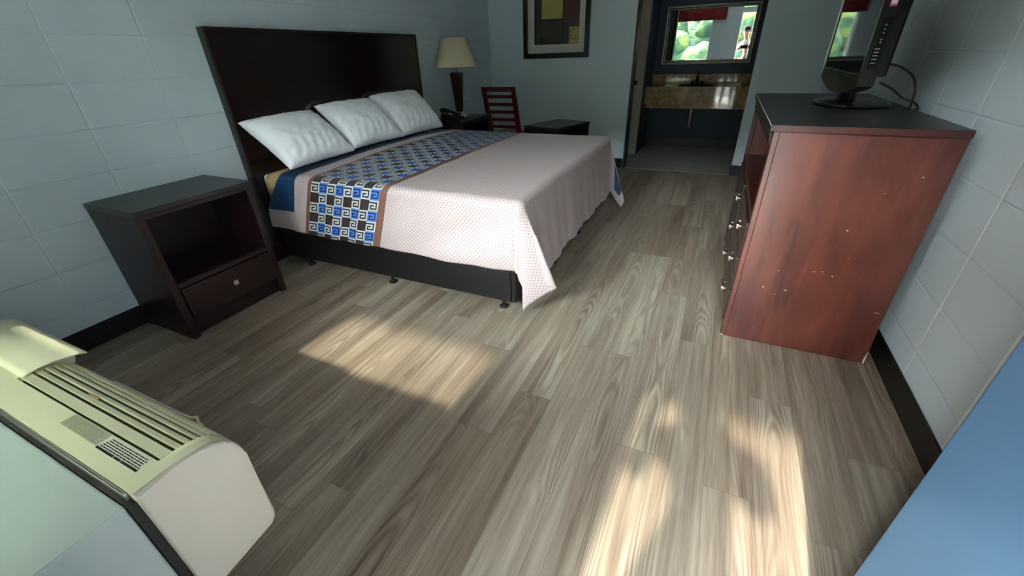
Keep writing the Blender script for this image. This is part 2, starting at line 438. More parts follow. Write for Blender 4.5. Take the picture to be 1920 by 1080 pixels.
struct('wall_vanity_left', MB().box(-1.3, -0.990, 6.27, YV, 0, H).box(-1.6, -1.5, YB+0.12, YV, 0, H).box(-1.5, -1.3, 6.27, 6.37, 0, H), M['navy'], 'navy left wall of the vanity alcove')
struct('wall_vanity_right', MB().box(VR, VR+0.1, YB+0.12, YV, 0, H), M['navy'], 'navy right wall of the vanity alcove')
# box under the window that the air conditioner is fixed to
lb = MB(); lb.box(-2.15, -0.84, YF+0.001, 0.112, 0.0, 0.601, 0.004)
struct('wall_ledge', lb, M['ledge_top'], 'painted boxed ledge under the window')
# baseboards
def base(name, *bx): 
    m = MB()
    for b in bx: m.box(*b, bevel=0.003)
    return struct(name, m, M['black_base'], 'black vinyl baseboard')
base('baseboard_left', (XL+0.001, XL+0.010, YF, YB, 0.0, 0.115))
base('baseboard_right', (XR-0.010, XR-0.001, YF, YB, 0.0, 0.116))
base('baseboard_back', (XL+0.011, OX0-0.03, YB-0.010, YB-0.001, 0.0, 0.115), (OX1, XR-0.011, YB-0.010, YB-0.001, 0.0, 0.115), (OX1-0.009, OX1-0.0005, YB-0.010, YB+0.12, 0.005, 0.115))
base('baseboard_vanity', (-0.988, VR, YV-0.010, YV-0.001, 0.005, 0.12), (-0.989, -0.980, 6.275, YV-0.011, 0.005, 0.12))
struct('trim_1', MB().prism([(YB-0.004, 0.0005), (YB+0.0, 0.006), (YB+0.03, 0.007), (YB+0.036, 0.0045)], 0, OX0, OX1-0.01), M['steel'], 'metal floor strip at the vanity opening')
struct('trim_2', MB().box(OX0-0.022, OX0+0.002, YB-0.012, YB+0.125, 0, 2.12, 0.002), M['black_trim'], 'black door casing at the vanity opening')
# cream jamb of the bathroom door on the left of the vanity alcove
dv = struct('door_2', MB().box(-1.30, -0.985, 6.20, 6.27, 0.006, 2.12, 0.003), M['cream_paint'], 'cream painted door jamb at the left of the vanity alcove')
lp = MB(); lp.lathe([(0.0, 0), (0.028, 0.0), (0.028, 0.004), (0.019, 0.005), (0.016, 0.001), (0.0, 0.001)], (0, 0, 0), 20, cap=False)
bmesh.ops.transform(lp.bm, matrix=Matrix.Translation((-1.085, 6.1995, 0.915)) @ Matrix.Rotation(math.pi/2, 4, 'X'), verts=lp.bm.verts)
obj('latch_bore', lp, M['brass'], dv, smooth=True)
# entry door, opened inwards
hinge = Vector((0.625, YF, 0)); tip = Vector((0.448, 0.735, 0))
dd = (tip-hinge); dl = dd.length; ang = math.atan2(dd.y, dd.x)
mt = Matrix.Translation(hinge) @ Matrix.Rotation(ang, 4, 'Z')
door = struct('door_1', MB().box(0.0, dl, -0.044, 0.0, 0.012, 2.03, 0.003, mat=mt), M['blue_door'], 'slate blue entry door standing open')
obj('latch_plate', MB().box(dl-0.0005, dl+0.0015, -0.034, -0.010, 0.62, 0.74, 0.0, mat=mt), M['chrome'], door)
hm = MB(); hm.lathe([(0.0, 0), (0.032, 0), (0.032, 0.006), (0.012, 0.010), (0.012, 0.03), (0.026, 0.04), (0.029, 0.055), (0.02, 0.066), (0.0, 0.068)], (0, 0, 0), 24, cap=False)
bmesh.ops.transform(hm.bm, matrix=mt @ Matrix.Translation((dl-0.10, 0.0, 1.07)) @ Matrix.Rotation(-math.pi/2, 4, 'X'), verts=hm.bm.verts)
obj('door_handle', hm, M['steel'], door, smooth=True)
fr = MB()
fr.box(DX0-0.001, DX0+0.03, YF-T, YF+0.012, 0, 2.10, 0.003); fr.box(DX1-0.02, DX1+0.001, YF-T, YF-0.05, 0, 2.10, 0.003)
fr.box(DX0+0.03, DX1-0.02, YF-T, YF+0.012, 2.05, 2.101, 0.003)
struct('trim_3', fr, M['white'], 'white entry door frame')
# window
wi = struct('window_1', MB().box(WX0, WX0+0.035, YF-0.14, YF-0.09, WZ0, WZ1).box(WX1-0.03, WX1, YF-0.14, YF-0.09, WZ0, WZ1)
    .box(WX0+0.035, WX1-0.03, YF-0.14, YF-0.09, WZ0, WZ0+0.03).box(WX0+0.035, WX1-0.03, YF-0.14, YF-0.09, WZ1-0.03, WZ1).box(WX0+0.035, WX1-0.03, YF-0.14, YF+0.025, 0.945, 0.978), M['white'], 'window above the air conditioner')
obj('pane', MB().box(WX0+0.02, WX1-0.02, YF-0.118, YF-0.112, 0.97, WZ1-0.02), M['glass'], wi)
obj('added_diffuser_pane', MB().box(WX0+0.02, WX1-0.02, YF-0.118, YF-0.112, WZ0+0.02, 0.96), M['diffuser'], wi)  # added pane, unseen, spreads soft light onto the ledge and air conditioner
obj('sill', MB().box(WX0, WX1, YF-0.09, YF+0.03, WZ0-0.03, WZ0+0.004, 0.004), M['white'], wi)
# red valance over the window
vm = MB(); n = 90
prof = []
va = []
for i in range(n+1):
    x = -1.99 + 1.43*i/n
    yy = YF+0.085 + 0.006*math.sin(i*1.1)
    va.append(((x, yy, 1.925), (x, yy-0.004, 2.16), (x, yy-0.02, 2.165), (x, yy-0.02, 1.93)))
vm.rings([list(q) for q in va], True)
vm.box(-1.99, -1.975, YF+0.002, YF+0.075, 1.93, 2.16); vm.box(-0.575, -0.56, YF+0.002, YF+0.075, 1.93, 2.16)
tag(obj('window_valance', vm, M['valance']), 'dark red box valance over the front window', 'valance')

# ------------------------------------------------------------------ bed
def nz(x, y, z=0.0): return noise.noise(Vector((x, y, z)))
hb = MB(); hb.box(-2.788, -2.735, 1.765, 3.765, 0.12, 1.480, 0.004)
t = thing('headboard', 'tall dark espresso wood headboard on the wall behind the bed', 'headboard', (-2.76, 2.765, 0.0))
obj('panel', hb, M['headboard'], t)
em = MB(); em.box(-2.7352, -2.730, 1.765, 1.781, 0.12, 1.48, 0.002).box(-2.7352, -2.730, 3.749, 3.765, 0.12, 1.48, 0.002).box(-2.7352, -2.730, 1.781, 3.749, 1.464, 1.48, 0.002)
obj('edge_band', em, M['espresso'], t)
obj('leg', MB().box(-2.780, -2.742, 1.95, 2.03, 0.0, 0.12), M['espresso'], t); obj('leg', MB().box(-2.780, -2.742, 3.50, 3.58, 0.0, 0.12), M['espresso'], t)

bx0, bx1, by0, by1 = -2.724, -0.862, 1.832, 3.735
t = thing('bed_frame', 'low black bed base under the patterned bedspread', 'bed', (-1.8, 2.78, 0))
def rail(x0, x1, y0, y1): return MB().box(x0, x1, y0, y1, 0.045, 0.315, 0.004)
obj('side_rail', rail(bx0, bx1-0.03, by0, by0+0.03), M['black_rail'], t)
obj('side_rail', rail(bx0, bx1-0.03, by1-0.03, by1), M['black_rail'], t)
obj('foot_rail', rail(bx1-0.028, bx1, by0+0.002, by1-0.002), M['black_rail'], t)
obj('head_rail', rail(bx0-0.002, bx0+0.028, by0+0.031, by1-0.031), M['black_rail'], t)
gm = MB()
for z in (0.300, 0.238): gm.box(bx0+0.05, bx1-0.045, by0-0.0035, by0+0.001, z-0.004, z, 0.0012)
gm.box(bx1-0.036, bx1-0.030, by0-0.003, by0+0.001, 0.048, 0.312, 0.001)
obj('moulding', gm, M['black_rail'], t)
for (x, y) in ((-0.945, 1.845), (-1.76, 1.845), (-2.50, 1.845), (-0.945, 3.715), (-1.76, 3.715), (-2.50, 3.715), (-0.885, 2.5), (-0.885, 3.1)):
    g = MB(); g.lathe([(0.0, 0), (0.026, 0.0), (0.028, 0.006), (0.022, 0.012), (0.009, 0.016), (0.009, 0.047), (0.0, 0.047)], (x, y, 0), 20, cap=False)
    obj('glide_foot', g, M['rubber'], t, smooth=True)

def topz(x, y):
    k = max(0.0, min(1.0, (-1.55-x)/0.7)); c = max(0.0, 1-((y-2.78)/0.95)**2)
    return 0.655 + 0.032*k*c + 0.004*nz(x*3, y*3)
mm = MB(); mm.box(-2.726, -0.85, 1.826, 3.742, 0.316, 0.636, 0.03, 3)
tag(obj('mattress', mm, M['sheet'], smooth=True), 'king mattress in a white sheet under the bedspread', 'mattress')
pm = MB()
pts = [(1.812, 0.49), (1.810, 0.56), (1.815, 0.615), (1.85, 0.643), (1.93, 0.646), (2.78, 0.650), (3.62, 0.646), (3.71, 0.643), (3.754, 0.615), (3.758, 0.50)]
ri = []
for k in range(7):
    x = -2.678+0.03*k*1.2
    ri.append([(x, y, z+0.003*math.sin(k*2+y*9)) for y, z in pts])
pm.rings(ri, False, closed=False)
po = obj('mattress_pad', pm, M['pad'], smooth=True)
sd = po.modifiers.new('thick', 'SOLIDIFY'); sd.thickness = 0.012; sd.offset = -1
tag(po, 'yellow mattress pad showing at the head of the bed', 'mattress pad')

# bedspread: a cloth laid in cloth coordinates (cx along the bed, cy across)
p = 0.0098
FOOT, DROPF = -0.800, 0.485
Y0, Y1, DROPS, DROPS2 = 1.806, 3.752, 0.372, 0.372
X0c = -2.62
def fold(d, r=0.05):
    """overhang d -> (outward, down) with a rounded shoulder"""
    q = r*math.pi/2
    if d <= 0: return 0.0, 0.0
    if d < q:
        a = d/r; return r*math.sin(a), r*(1-math.cos(a))
    return r, r + (d-q)
def cloth(cx, cy):
    r = 0.05
    ex, ny, fy = FOOT-r, Y0+r, Y1-r
    a = max(0.0, cx-ex); bn = max(0.0, ny-cy); bf = max(0.0, cy-fy); b = max(bn, bf)
    x = min(cx, ex); y = min(max(cy, ny), fy); z = topz(x, y)
    sgn = -1 if bn > 0 else 1
    if a > 0 and b > 0:
        rho = math.hypot(a, b); ph = math.atan2(b, a)
        o, dn = fold(rho, r)
        dep = max(0.0, dn-r)
        cxd, cyd = math.cos(ph), math.sin(ph)
        if sgn < 0:      # near corner: one deep flared fold thrown towards the foot
            k = 0.30*math.exp(-((ph-0.30)/(0.42 if ph < 0.30 else 0.21))**2) + 0.10*cxd**4
            ky = 0.06*math.exp(-((ph-0.62)/0.2)**2) - 0.10*math.exp(-((ph-0.36)/0.2)**2)
        else:            # far corner: the tip swings out past the foot and shows its lining
            k = 0.26*math.exp(-((ph-0.62)/0.30)**2) + 0.10*cxd**4
            ky = 0.02*math.sin(6*ph)
        pw_ = 0.030*dep*math.sin(ph*15.0)*math.sin(2*ph)
        x += o*cxd + k*dep + pw_*cxd
        y += sgn*(o*cyd) + sgn*ky*dep
        z -= dn
    elif a > 0:
        o, dn = fold(a, r); dep = max(0.0, dn-r)
        w = 0.022*dep*(math.sin(cy*15+1.2*nz(cy*4, 1)) + 0.6*math.sin(cy*37+nz(cy*3, 2)*3))
        x += o + 0.10*dep + w + 0.180*dep*math.exp(-(cy-ny)/0.16); z -= dn
        y += 0.012*dep*math.sin(cy*19)
    elif b > 0:
        o, dn = fold(b, r); dep = max(0.0, dn-r)
        w = 0.017*math.sin((cx*9.0+dep*17.0)+2.5*nz(cx*2, dep*3)) * min(1, dep*5) * min(1.0, max(0.0, (cx+1.65)*2))
        w += 0.006*math.sin(cx*24+nz(cx*3, 5)*2)*min(1, dep*5)
        y += sgn*(o + 0.015*dep + w); z -= dn
        k = min(1.0, max(0.0, (-1.05-cx)/0.6))
        x -= 0.40*dn*k if bn > 0 else 0.15*dn*k
        if bn > 0: z += 0.03*max(0.0, -2.2-cx)*dep*3
    z += 0.0025*nz(cx*9, cy*9) 
    return (x, y, max(z, 0.012))
KEY = ['1111111', '0000001', '1111101', '1000101', '1011101', '1000001', '1111111']
B0 = -2.225; BC = 8
def zone(cx, cy):
    if cx > FOOT-0.35 and cy < Y0+0.40: return 8
    if cx > FOOT+DROPF-0.05-0.07 or cy < Y0-DROPS+0.0 or cy > Y1+DROPS2-0.07: return 8
    if cx < -2.375:
        if cy < Y0-0.335+0.10 or cy > Y1+0.335-0.10: return 0
        return 1
    if cx < -2.262: return 0
    if cx < B0: return 6
    i = int((cx-B0)/p)
    if i < BC*7:
        j = int((cy-(Y0-DROPS))/p)
        ci, pi_ = divmod(i, 7); cj, pj = divmod(j+4, 7)
        pj = 6-pj
        if cj % 2 == 1:                      # white and blue keys alternating
            on = KEY[pj][pi_] == '1'
            if ci % 2 == 0: return 3 if on else 2
            return 5 if on else 4
        if ci % 2 == 1: return 3 if KEY[pj][pi_] == '1' else 2
        return 2
    if cx < B0+BC*7*p+0.042: return 6
    return 0
nx = int((FOOT+DROPF-0.05+0.0-X0c)/p)+1; ny_ = int((Y1+DROPS2-(Y0-DROPS))/p)
bmc = bmesh.new(); uvl = bmc.loops.layers.uv.new('UVMap')
def cloth_x(i, cy):
    cx = X0c + i*p
    # the head edge is pulled back at the near side
    return cx
grid = []
for i in range(nx+1):
    row = []
    for j in range(ny_+1):
        cy = Y0-DROPS + j*p; cx = cloth_x(i, cy)
        row.append((bmc.verts.new(cloth(cx, cy)), cx, cy))
    grid.append(row)
for i in range(nx):
    for j in range(ny_):
        q = (grid[i][j], grid[i+1][j], grid[i+1][j+1], grid[i][j+1])
        cxm, cym = X0c+(i+0.5)*p, Y0-DROPS+(j+0.5)*p
        if cxm < -2.53+0.0*0 and not (cym < Y0+0.0 and cxm > -2.53-0.10*min(1, (Y0-cym)/0.25)): 
            if cym < Y0+0.02 or cym > 2.0: continue
            if cxm < -2.53: continue
        f = bmc.faces.new([v[0] for v in q]); f.smooth = True; f.material_index = zone(cxm, cym)
        for l, v in zip(f.loops, q): l[uvl].uv = (v[1]+5, v[2]+5)
loose = [v for v in bmc.verts if not v.link_faces]
bmesh.ops.delete(bmc, geom=loose, context='VERTS')
me = bpy.data.meshes.new('bedspread'); bmc.to_mesh(me); bmc.free()
for k in ('silver', 'blue_cloth', 'key_bg', 'key_white', 'key_blue', 'key_light', 'brown', 'lining', 'silver'): me.materials.append(M[k])
bs = bpy.data.objects.new('bedspread', me); C.objects.link(bs)
sd = bs.modifiers.new('thickness', 'SOLIDIFY'); sd.thickness = 0.006; sd.offset = -1; sd.material_offset = 7
tag(bs, 'pale mauve satin bedspread with blue head band and square spiral runner band', 'bedspread')

def pillow(label, c, w, l, h, lean, yaw, seed):
    m = MB(); N = 44
    top, bot = [], []
    for i in range(N+1):
        a, b_ = [], []
        for j in range(N+1):
            u, v = -1+2*i/N, -1+2*j/N
            e = max(0.0, (1-abs(u)**2.6))*max(0.0, (1-abs(v)**2.6))
            th = h*(e**0.42)
            pull = 1 - 0.085*(1-abs(u)**2)*abs(v)**3 
            pullu = 1 - 0.09*(1-abs(v)**2)*abs(u)**3
            x, y = u*l/2*pullu, v*w/2*pull
            wr = 0.0
            edge = max(abs(u), abs(v))
            wr += 0.006*math.sin(17*u+9*v+4*nz(u*1.5+seed, v*1.5))*max(0, edge-0.35)*e**0.3*1.2
            wr += 0.006*abs(nz(u*5+seed+v*3, v*2-u*3, 3))*e**0.3 + 0.006*nz(u*4+seed, v*4, 3)*e**0.3 + 0.010*nz(u*1.7+seed*2, v*1.7, 8)*e**0.3
            if u < -0.1: wr += 0.005*math.sin(26*v+6*u+3*nz(v*2, u*2, seed))*min(1, (-u-0.1)*2)*e**0.3
            a.append((x, y, th*1.1+wr)); b_.append((x, y, -th*0.75+0.3*wr-0.0015))
        top.append(a); bot.append(b_)
    bm = m.bm
    for g, flip in ((top, False), (bot, True)):
        V = [[bm.verts.new(q) for q in r] for r in g]
        for i in range(N):
            for j in range(N):
                q = [V[i][j], V[i+1][j], V[i+1][j+1], V[i][j+1]]
                bm.faces.new(q[::-1] if flip else q)
    bmesh.ops.remove_doubles(bm, verts=bm.verts, dist=0.002)
    # local -x is the front edge (towards the foot), +x leans up on the headboard
    M4 = Matrix.Translation(c) @ Matrix.Rotation(yaw, 4, 'Z') @ Matrix.Rotation(math.pi, 4, 'Z') @ Matrix.Rotation(-lean, 4, 'Y')
    bmesh.ops.transform(bm, matrix=M4, verts=bm.verts)
    o = obj('pillow', m, M['pillow'], smooth=False)
    for f in o.data.polygons: f.use_smooth = True
    return tag(o, label, 'pillow', 'white pillows on the bed')
pillow('white pillow nearest the window, beside the open nightstand', (-2.543, 2.072, 0.838), 0.60, 0.43, 0.088, math.radians(38), 0.05, 1.3)
pillow('middle white pillow, between the two outer pillows', (-2.552, 2.670, 0.858), 0.575, 0.43, 0.088, math.radians(42), -0.03, 5.1)
pillow('white pillow furthest from the window, on the lamp side', (-2.553, 3.262, 0.862), 0.60, 0.44, 0.092, math.radians(46), -0.04, 9.7)

# ------------------------------------------------------------------ nightstands
def nightstand(name, label, loc, rotz, sc=1.0, group=None):
    t = thing(name, label, 'nightstand', loc, rotz, group)
    Hn, Wd, D = 0.710, 0.598, 0.43
    L = dict(local=True)
    b = MB()
    b.box(0, D-0.012, -Wd/2+0.004, -Wd/2+0.024, 0.0, Hn-0.024, 0.002); b.box(0, D-0.012, Wd/2-0.024, Wd/2-0.004, 0.0, Hn-0.024, 0.002)
    b.box(0.0, 0.012, -Wd/2+0.024, Wd/2-0.024, 0.06, Hn-0.024)
    b.box(0.012, D-0.02, -Wd/2+0.024, Wd/2-0.024, 0.296, 0.318)
    b.box(D-0.016, D, -Wd/2+0.004, -Wd/2+0.042, 0.0, Hn-0.024, 0.003); b.box(D-0.016, D, Wd/2-0.042, Wd/2-0.004, 0.0, Hn-0.024, 0.003)
    b.box(D-0.016, D, -Wd/2+0.042, Wd/2-0.042, Hn-0.048, Hn-0.024, 0.003); b.box(D-0.016, D, -Wd/2+0.042, Wd/2-0.042, 0.290, 0.318, 0.003)
    obj('body', b, M['espresso'], t, **L)
    tp = MB(); tp.box(0, D+0.006, -Wd/2, Wd/2, Hn-0.024, Hn, 0.004)
    obj('top', tp, M['black_top'], t, **L)
    pl = MB(); pl.box(0.012, D-0.035, -Wd/2+0.024, Wd/2-0.024, 0.0, 0.10)
    obj('plinth', pl, M['espresso'], t, **L)
    dr = MB(); dr.box(D-0.02, D+0.012, -Wd/2+0.046, Wd/2-0.046, 0.106, 0.286, 0.004); dr.box(0.05, D-0.021, -Wd/2+0.05, Wd/2-0.05, 0.112, 0.26)
    d = obj('drawer', dr, M['espresso'], t, **L)
    kb = MB(); kb.tube([(D+0.012, 0, 0.207), (D+0.024, 0, 0.207)], 0.006, 10); kb.box(D+0.024, D+0.036, -0.014, 0.014, 0.193, 0.221, 0.004)
    obj('knob', kb, M['knob'], d, **L)
    return t
nightstand('nightstand', 'dark open nightstand with a drawer, on the window side of the bed', (-2.780, 1.205, 0), 0.0)
nightstand('nightstand', 'dark nightstand under the lamp and telephone, beyond the bed', (-2.780, 4.155, 0), 0.0)
a = nightstand('nightstand', 'dark table set askew near the back wall, below the picture', (-1.745, 4.505, 0), math.radians(-18.6))
a.scale = (0.98, 0.98, 0.90)

# lamp on the far nightstand
lx, ly, lz = -2.55, 4.14, 0.71
t = thing('table_lamp', 'table lamp with cream cone shade and tapered black column', 'lamp', (lx, ly, lz))
bm_ = MB(); bm_.lathe([(0.0, 0.001), (0.095, 0.001), (0.098, 0.012), (0.080, 0.030), (0.05, 0.045), (0.034, 0.060), (0.0, 0.060)], (lx, ly, lz), 32, cap=False)
obj('base', bm_, M['chrome'], t, smooth=True)
cm = MB()
def sq(h, z): return [(lx-h, ly-h, z), (lx+h, ly-h, z), (lx+h, ly+h, z), (lx-h, ly+h, z)]
cm.rings([sq(0.028, lz+0.06), sq(0.052, lz+0.435)]); 
for f in cm.bm.faces: f.smooth = False
bmesh.ops.bevel(cm.bm, geom=list(cm.bm.edges), offset=0.004, segments=2, affect='EDGES')
obj('column', cm, M['espresso'], t)
nm = MB(); nm.tube([(lx, ly, lz+0.435), (lx, ly, lz+0.52)], 0.011, 14); nm.tube([(lx, ly, lz+0.52), (lx, ly, lz+0.56)], 0.019, 14)
obj('stem', nm, M['steel'], t)
sm = MB(); n = 48
def ring(r, z): return [(lx+r*math.cos(k*2*math.pi/n), ly+r*math.sin(k*2*math.pi/n), z) for k in range(n)]
sm.rings([ring(0.212, lz+0.485), ring(0.122, lz+0.742), ring(0.119, lz+0.742), ring(0.209, lz+0.485)], False)
sm.rings([ring(0.209, lz+0.485), ring(0.212, lz+0.485)], False)
obj('lamp_shade', sm, M['shade'], t)
# telephone
t = thing('telephone', 'black desk telephone beside the lamp on the far nightstand', 'telephone', (-2.52, 3.945, 0.71))
tb = MB(); tb.prism([(-2.62, 0.7105), (-2.42, 0.7105), (-2.42, 0.735), (-2.60, 0.775), (-2.62, 0.770)], 1, 3.872, 4.02, 0.005)
obj('phone_base', tb, M['plastic_blk2'], t)
hs = MB(); hs.tube([(-2.615, 3.895, 0.800), (-2.59, 3.895, 0.812), (-2.50, 3.895, 0.795), (-2.44, 3.895, 0.772), (-2.425, 3.895, 0.752)], [0.026, 0.022, 0.015, 0.022, 0.026], 12)
obj('handset', hs, M['plastic_blk2'], t, smooth=True)
kp = MB(); kp.prism([(-2.575, 0.7712), (-2.50, 0.7542), (-2.50, 0.7562), (-2.575, 0.7732)], 1, 3.945, 4.005)
obj('number_card', kp, M['label_white'], t)

# chair
t = thing('chair', 'dark red slat back wooden chair by the back corner', 'chair', (-2.26, 4.80, 0))
xa, xb = -2.462, -2.055
def yk(z): return 4.66-0.16*(z-0.45)/0.53 if z > 0.45 else 4.66-0.02*(0.45-z)
for x in (xa, xb-0.046):
    q = MB()
    q.rings([[(x, yk(z)-w, z), (x+0.046, yk(z)-w, z), (x+0.046, yk(z)+w, z), (x, yk(z)+w, z)] for z, w in ((0.0, 0.018), (0.45, 0.021), (0.72, 0.019), (0.985, 0.014))])
    for f in q.bm.faces: f.smooth = False
    obj('back_post', q, M['chair'], t)
for x in (xa+0.005, xb-0.043):
    obj('leg', MB().box(x, x+0.036, 5.02, 5.056, 0.0, 0.43, 0.003), M['chair'], t)
q = MB(); q.box(xa-0.005, xb+0.005, 4.685, 5.075, 0.43, 0.462, 0.010, 3); obj('seat', q, M['chair'], t)
q = MB(); q.box(xa+0.041, xb-0.041, 4.69, 4.71, 0.37, 0.43).box(xa+0.041, xb-0.041, 5.03, 5.05, 0.37, 0.43).box(xa+0.008, xa+0.03, 4.69, 5.02, 0.37, 0.43).box(xb-0.03, xb-0.008, 4.69, 5.02, 0.37, 0.43)
obj('seat_frame', q, M['chair'], t)
q = MB(); zc = 0.962; q.box(xa+0.036, xb-0.036, yk(zc)-0.012, yk(zc)+0.012, 0.935, 0.985, 0.003); obj('top_rail', q, M['chair'], t)
for z in (0.885, 0.803, 0.721, 0.639, 0.557, 0.48):
    obj('slat', MB().box(xa+0.037, xb-0.037, yk(z)-0.008, yk(z)+0.008, z-0.017, z+0.017, 0.003), M['chair'], t)

# picture on the back wall
t = thing('framed_picture', 'black framed abstract print with pale mat on the back wall', 'picture', (-1.91, 5.38, 1.235))
px0, px1, pz0, pz1 = -2.318, -1.505, 1.235, 2.16
def frame(x0, x1, z0, z1, w, y0, y1, bev=0.004):
    m = MB(); 
    m.prism([(x0, z0), (x1, z0), (x1-w, z0+w), (x0+w, z0+w)], 1, y0, y1, bev)
    m.prism([(x0, z1), (x0+w, z1-w), (x1-w, z1-w), (x1, z1)], 1, y0, y1, bev)
    m.prism([(x0, z0), (x0+w, z0+w), (x0+w, z1-w), (x0, z1)], 1, y0, y1, bev)
    m.prism([(x1, z0), (x1, z1), (x1-w, z1-w), (x1-w, z0+w)], 1, y0, y1, bev)
    return m
obj('frame', frame(px0, px1, pz0, pz1, 0.055, 5.352, 5.388), M['frame_black'], t)
obj('mat_board', MB().box(px0+0.05, px1-0.05, 5.378, 5.384, pz0+0.05, pz1-0.05), M['mat_board'], t)
obj('inner_mat', frame(px0+0.115, px1-0.105, pz0+0.125, pz1-0.115, 0.018, 5.3740, 5.3782, 0.0), M['mat_edge'], t)
ax0, ax1, az0, az1 = px0+0.135, px1-0.125, pz0+0.14, pz1-0.135
aw, ah = ax1-ax0, az1-az0
cols = [(34, 36, 26), (44, 44, 46), (166, 158, 92), (56, 60, 44), (76, 42, 36), (46, 46, 54), (168, 154, 88), (60, 58, 44), (30, 26, 18), (70, 66, 56)]
am = []
for i, c_ in enumerate(cols): am.append(simple('print_colour', c_, 0.5, var=0.2, vscale=25))
q = MB()
def blk(u0, u1, v0, v1, mi, dy): 
    y = 5.3775-dy
    q.quad([(ax0+u0*aw, y, az0+v0*ah), (ax0+u1*aw, y, az0+v0*ah), (ax0+u1*aw, y, az0+v1*ah), (ax0+u0*aw, y, az0+v1*ah)], mi)
blk(0, 1, 0, 1, 0, 0); blk(0, .15, .32, 1, 1, .0004); blk(.17, .63, .40, .74, 2, .0004); blk(.16, .62, .10, .36, 3, .0004); blk(.66, 1, .28, 1, 4, .0004)
blk(.64, .75, .01, .26, 5, .0004); blk(.78, .99, .01, .265, 6, .0004); blk(.30, .62, .06, .30, 7, .0007); blk(.2, .45, .78, .97, 9, .0004); blk(.05, .12, .03, .3, 9, .0004)
blk(.02, .13, .012, .035, 9, .0008)
pts = [(ax0+aw*(0.89+0.09*math.cos(a_)), 5.3766, az0+ah*(0.155+0.075*math.sin(a_))) for a_ in [math.radians(k) for k in range(60, 330, 15)]]
q.tube(pts, 0.0035, 6, mi=8)
obj('print', q, am, t)

# ------------------------------------------------------------------ dresser
dx0, dx1, dy0, dy1, dh = 0.208, 0.800, 2.010, 3.385, 0.992
t = thing('dresser', 'tall cherry brown dresser with black top against the right block wall', 'dresser', ((dx0+dx1)/2, (dy0+dy1)/2, 0))
sp = MB(); sp.prism([(dx0+0.022, 0.004), (dx1+0.006, 0.004), (dx1+0.004, 0.105), (dx1, 0.2), (dx1, dh), (dx0+0.022, dh)], 1, dy0, dy0+0.022, 0.0015)
so = obj('side_panel', sp, M['cherry'], t)
def chip(pts):
    obj('chipped_spot', MB().prism(pts, 1, dy0-0.0008, dy0+0.001), M['chip'], so)
for (x, z, w, h_) in ((0.56, 0.62, 0.010, 0.006), (0.33, 0.31, 0.005, 0.010), (0.42, 0.31, 0.012, 0.004), (0.50, 0.42, 0.012, 0.003), (0.53, 0.425, 0.010, 0.003), (0.57, 0.41, 0.008, 0.003), (0.37, 0.40, 0.006, 0.002), (0.385, 0.28, 0.003, 0.003), (0.60, 0.50, 0.003, 0.003), (0.77, 0.27, 0.028, 0.003), (0.63, 0.78, 0.003, 0.003), (0.72, 0.85, 0.009, 0.003)):
    chip([(x-w/2, z), (x-w*0.1, z-h_/2), (x+w/2, z-h_*0.1), (x+w*0.1, z+h_/2)])
chip([(dx1+0.001, 0.004), (dx1+0.0065, 0.004), (dx1+0.0045, 0.075), (dx1-0.001, 0.03)])
chip([(dx0-0.001, 0.004), (dx0+0.012, 0.004), (dx0+0.004, 0.012)])
obj('side_panel', MB().box(dx0+0.022, dx1, dy1-0.022, dy1, 0.004, dh, 0.002), M['cherry'], t)
obj('front_stile', MB().box(dx0, dx0+0.0225, dy0, dy0+0.045, 0.004, dh, 0.003), M['cherry'], t, )
obj('front_stile', MB().box(dx0, dx0+0.0225, dy1-0.045, dy1, 0.004, dh, 0.003), M['dark_cherry'], t)
obj('top', MB().box(dx0-0.018, dx1-0.004, dy0-0.022, dy1+0.02, dh, dh+0.026, 0.004), M['black_top'], t)
eb = MB(); eb.box(dx0-0.0005, dx1-0.006, dy0-0.0235, dy0-0.0215, dh+0.002, dh+0.024)
obj('edge_band', eb, M['dark_cherry'], t)
we = MB(); we.box(dx0-0.0186, dx0-0.0166, dy0-0.02, dy1+0.018, dh+0.0235, dh+0.0264)
tag(obj('worn_edge', we, M['chip'], t), 'pale worn edge of the top')
obj('back_panel', MB().box(dx1-0.012, dx1-0.002, dy0+0.022, dy1-0.022, 0.05, dh-0.002), M['dark_cherry'], t)
cr = MB(); cr.box(dx0-0.006, dx0+0.018, dy0+0.045, dy1-0.045, dh-0.060, dh-0.001, 0.003)
for k in range(3): cr.box(dx0-0.011+0.002*k, dx0-0.004, dy0+0.02, dy1-0.02, dh-0.018-0.018*k, dh-0.010-0.018*k, 0.002)
obj('cornice', cr, M['drawer'], t)
sh = MB(); sh.box(dx0+0.004, dx1-0.012, dy0+0.022, dy1-0.022, 0.618, 0.638); sh.box(dx0+0.004, dx1-0.012, dy0+0.022, dy1-0.022, 0.055, 0.075)
sh.box(dx0+0.002, dx0+0.02, dy0+0.045, dy1-0.045, 0.600, 0.640, 0.002)
obj('shelf', sh, M['dark_cherry'], t)
mid = (dy0+dy1)/2
obj('divider', MB().box(dx0+0.001, dx0+0.021, mid-0.015, mid+0.015, 0.05, 0.60, 0.002), M['dark_cherry'], t)
obj('plinth', MB().box(dx0+0.03, dx0+0.045, dy0+0.045, dy1-0.045, 0.004, 0.055), M['dark_cherry'], t)
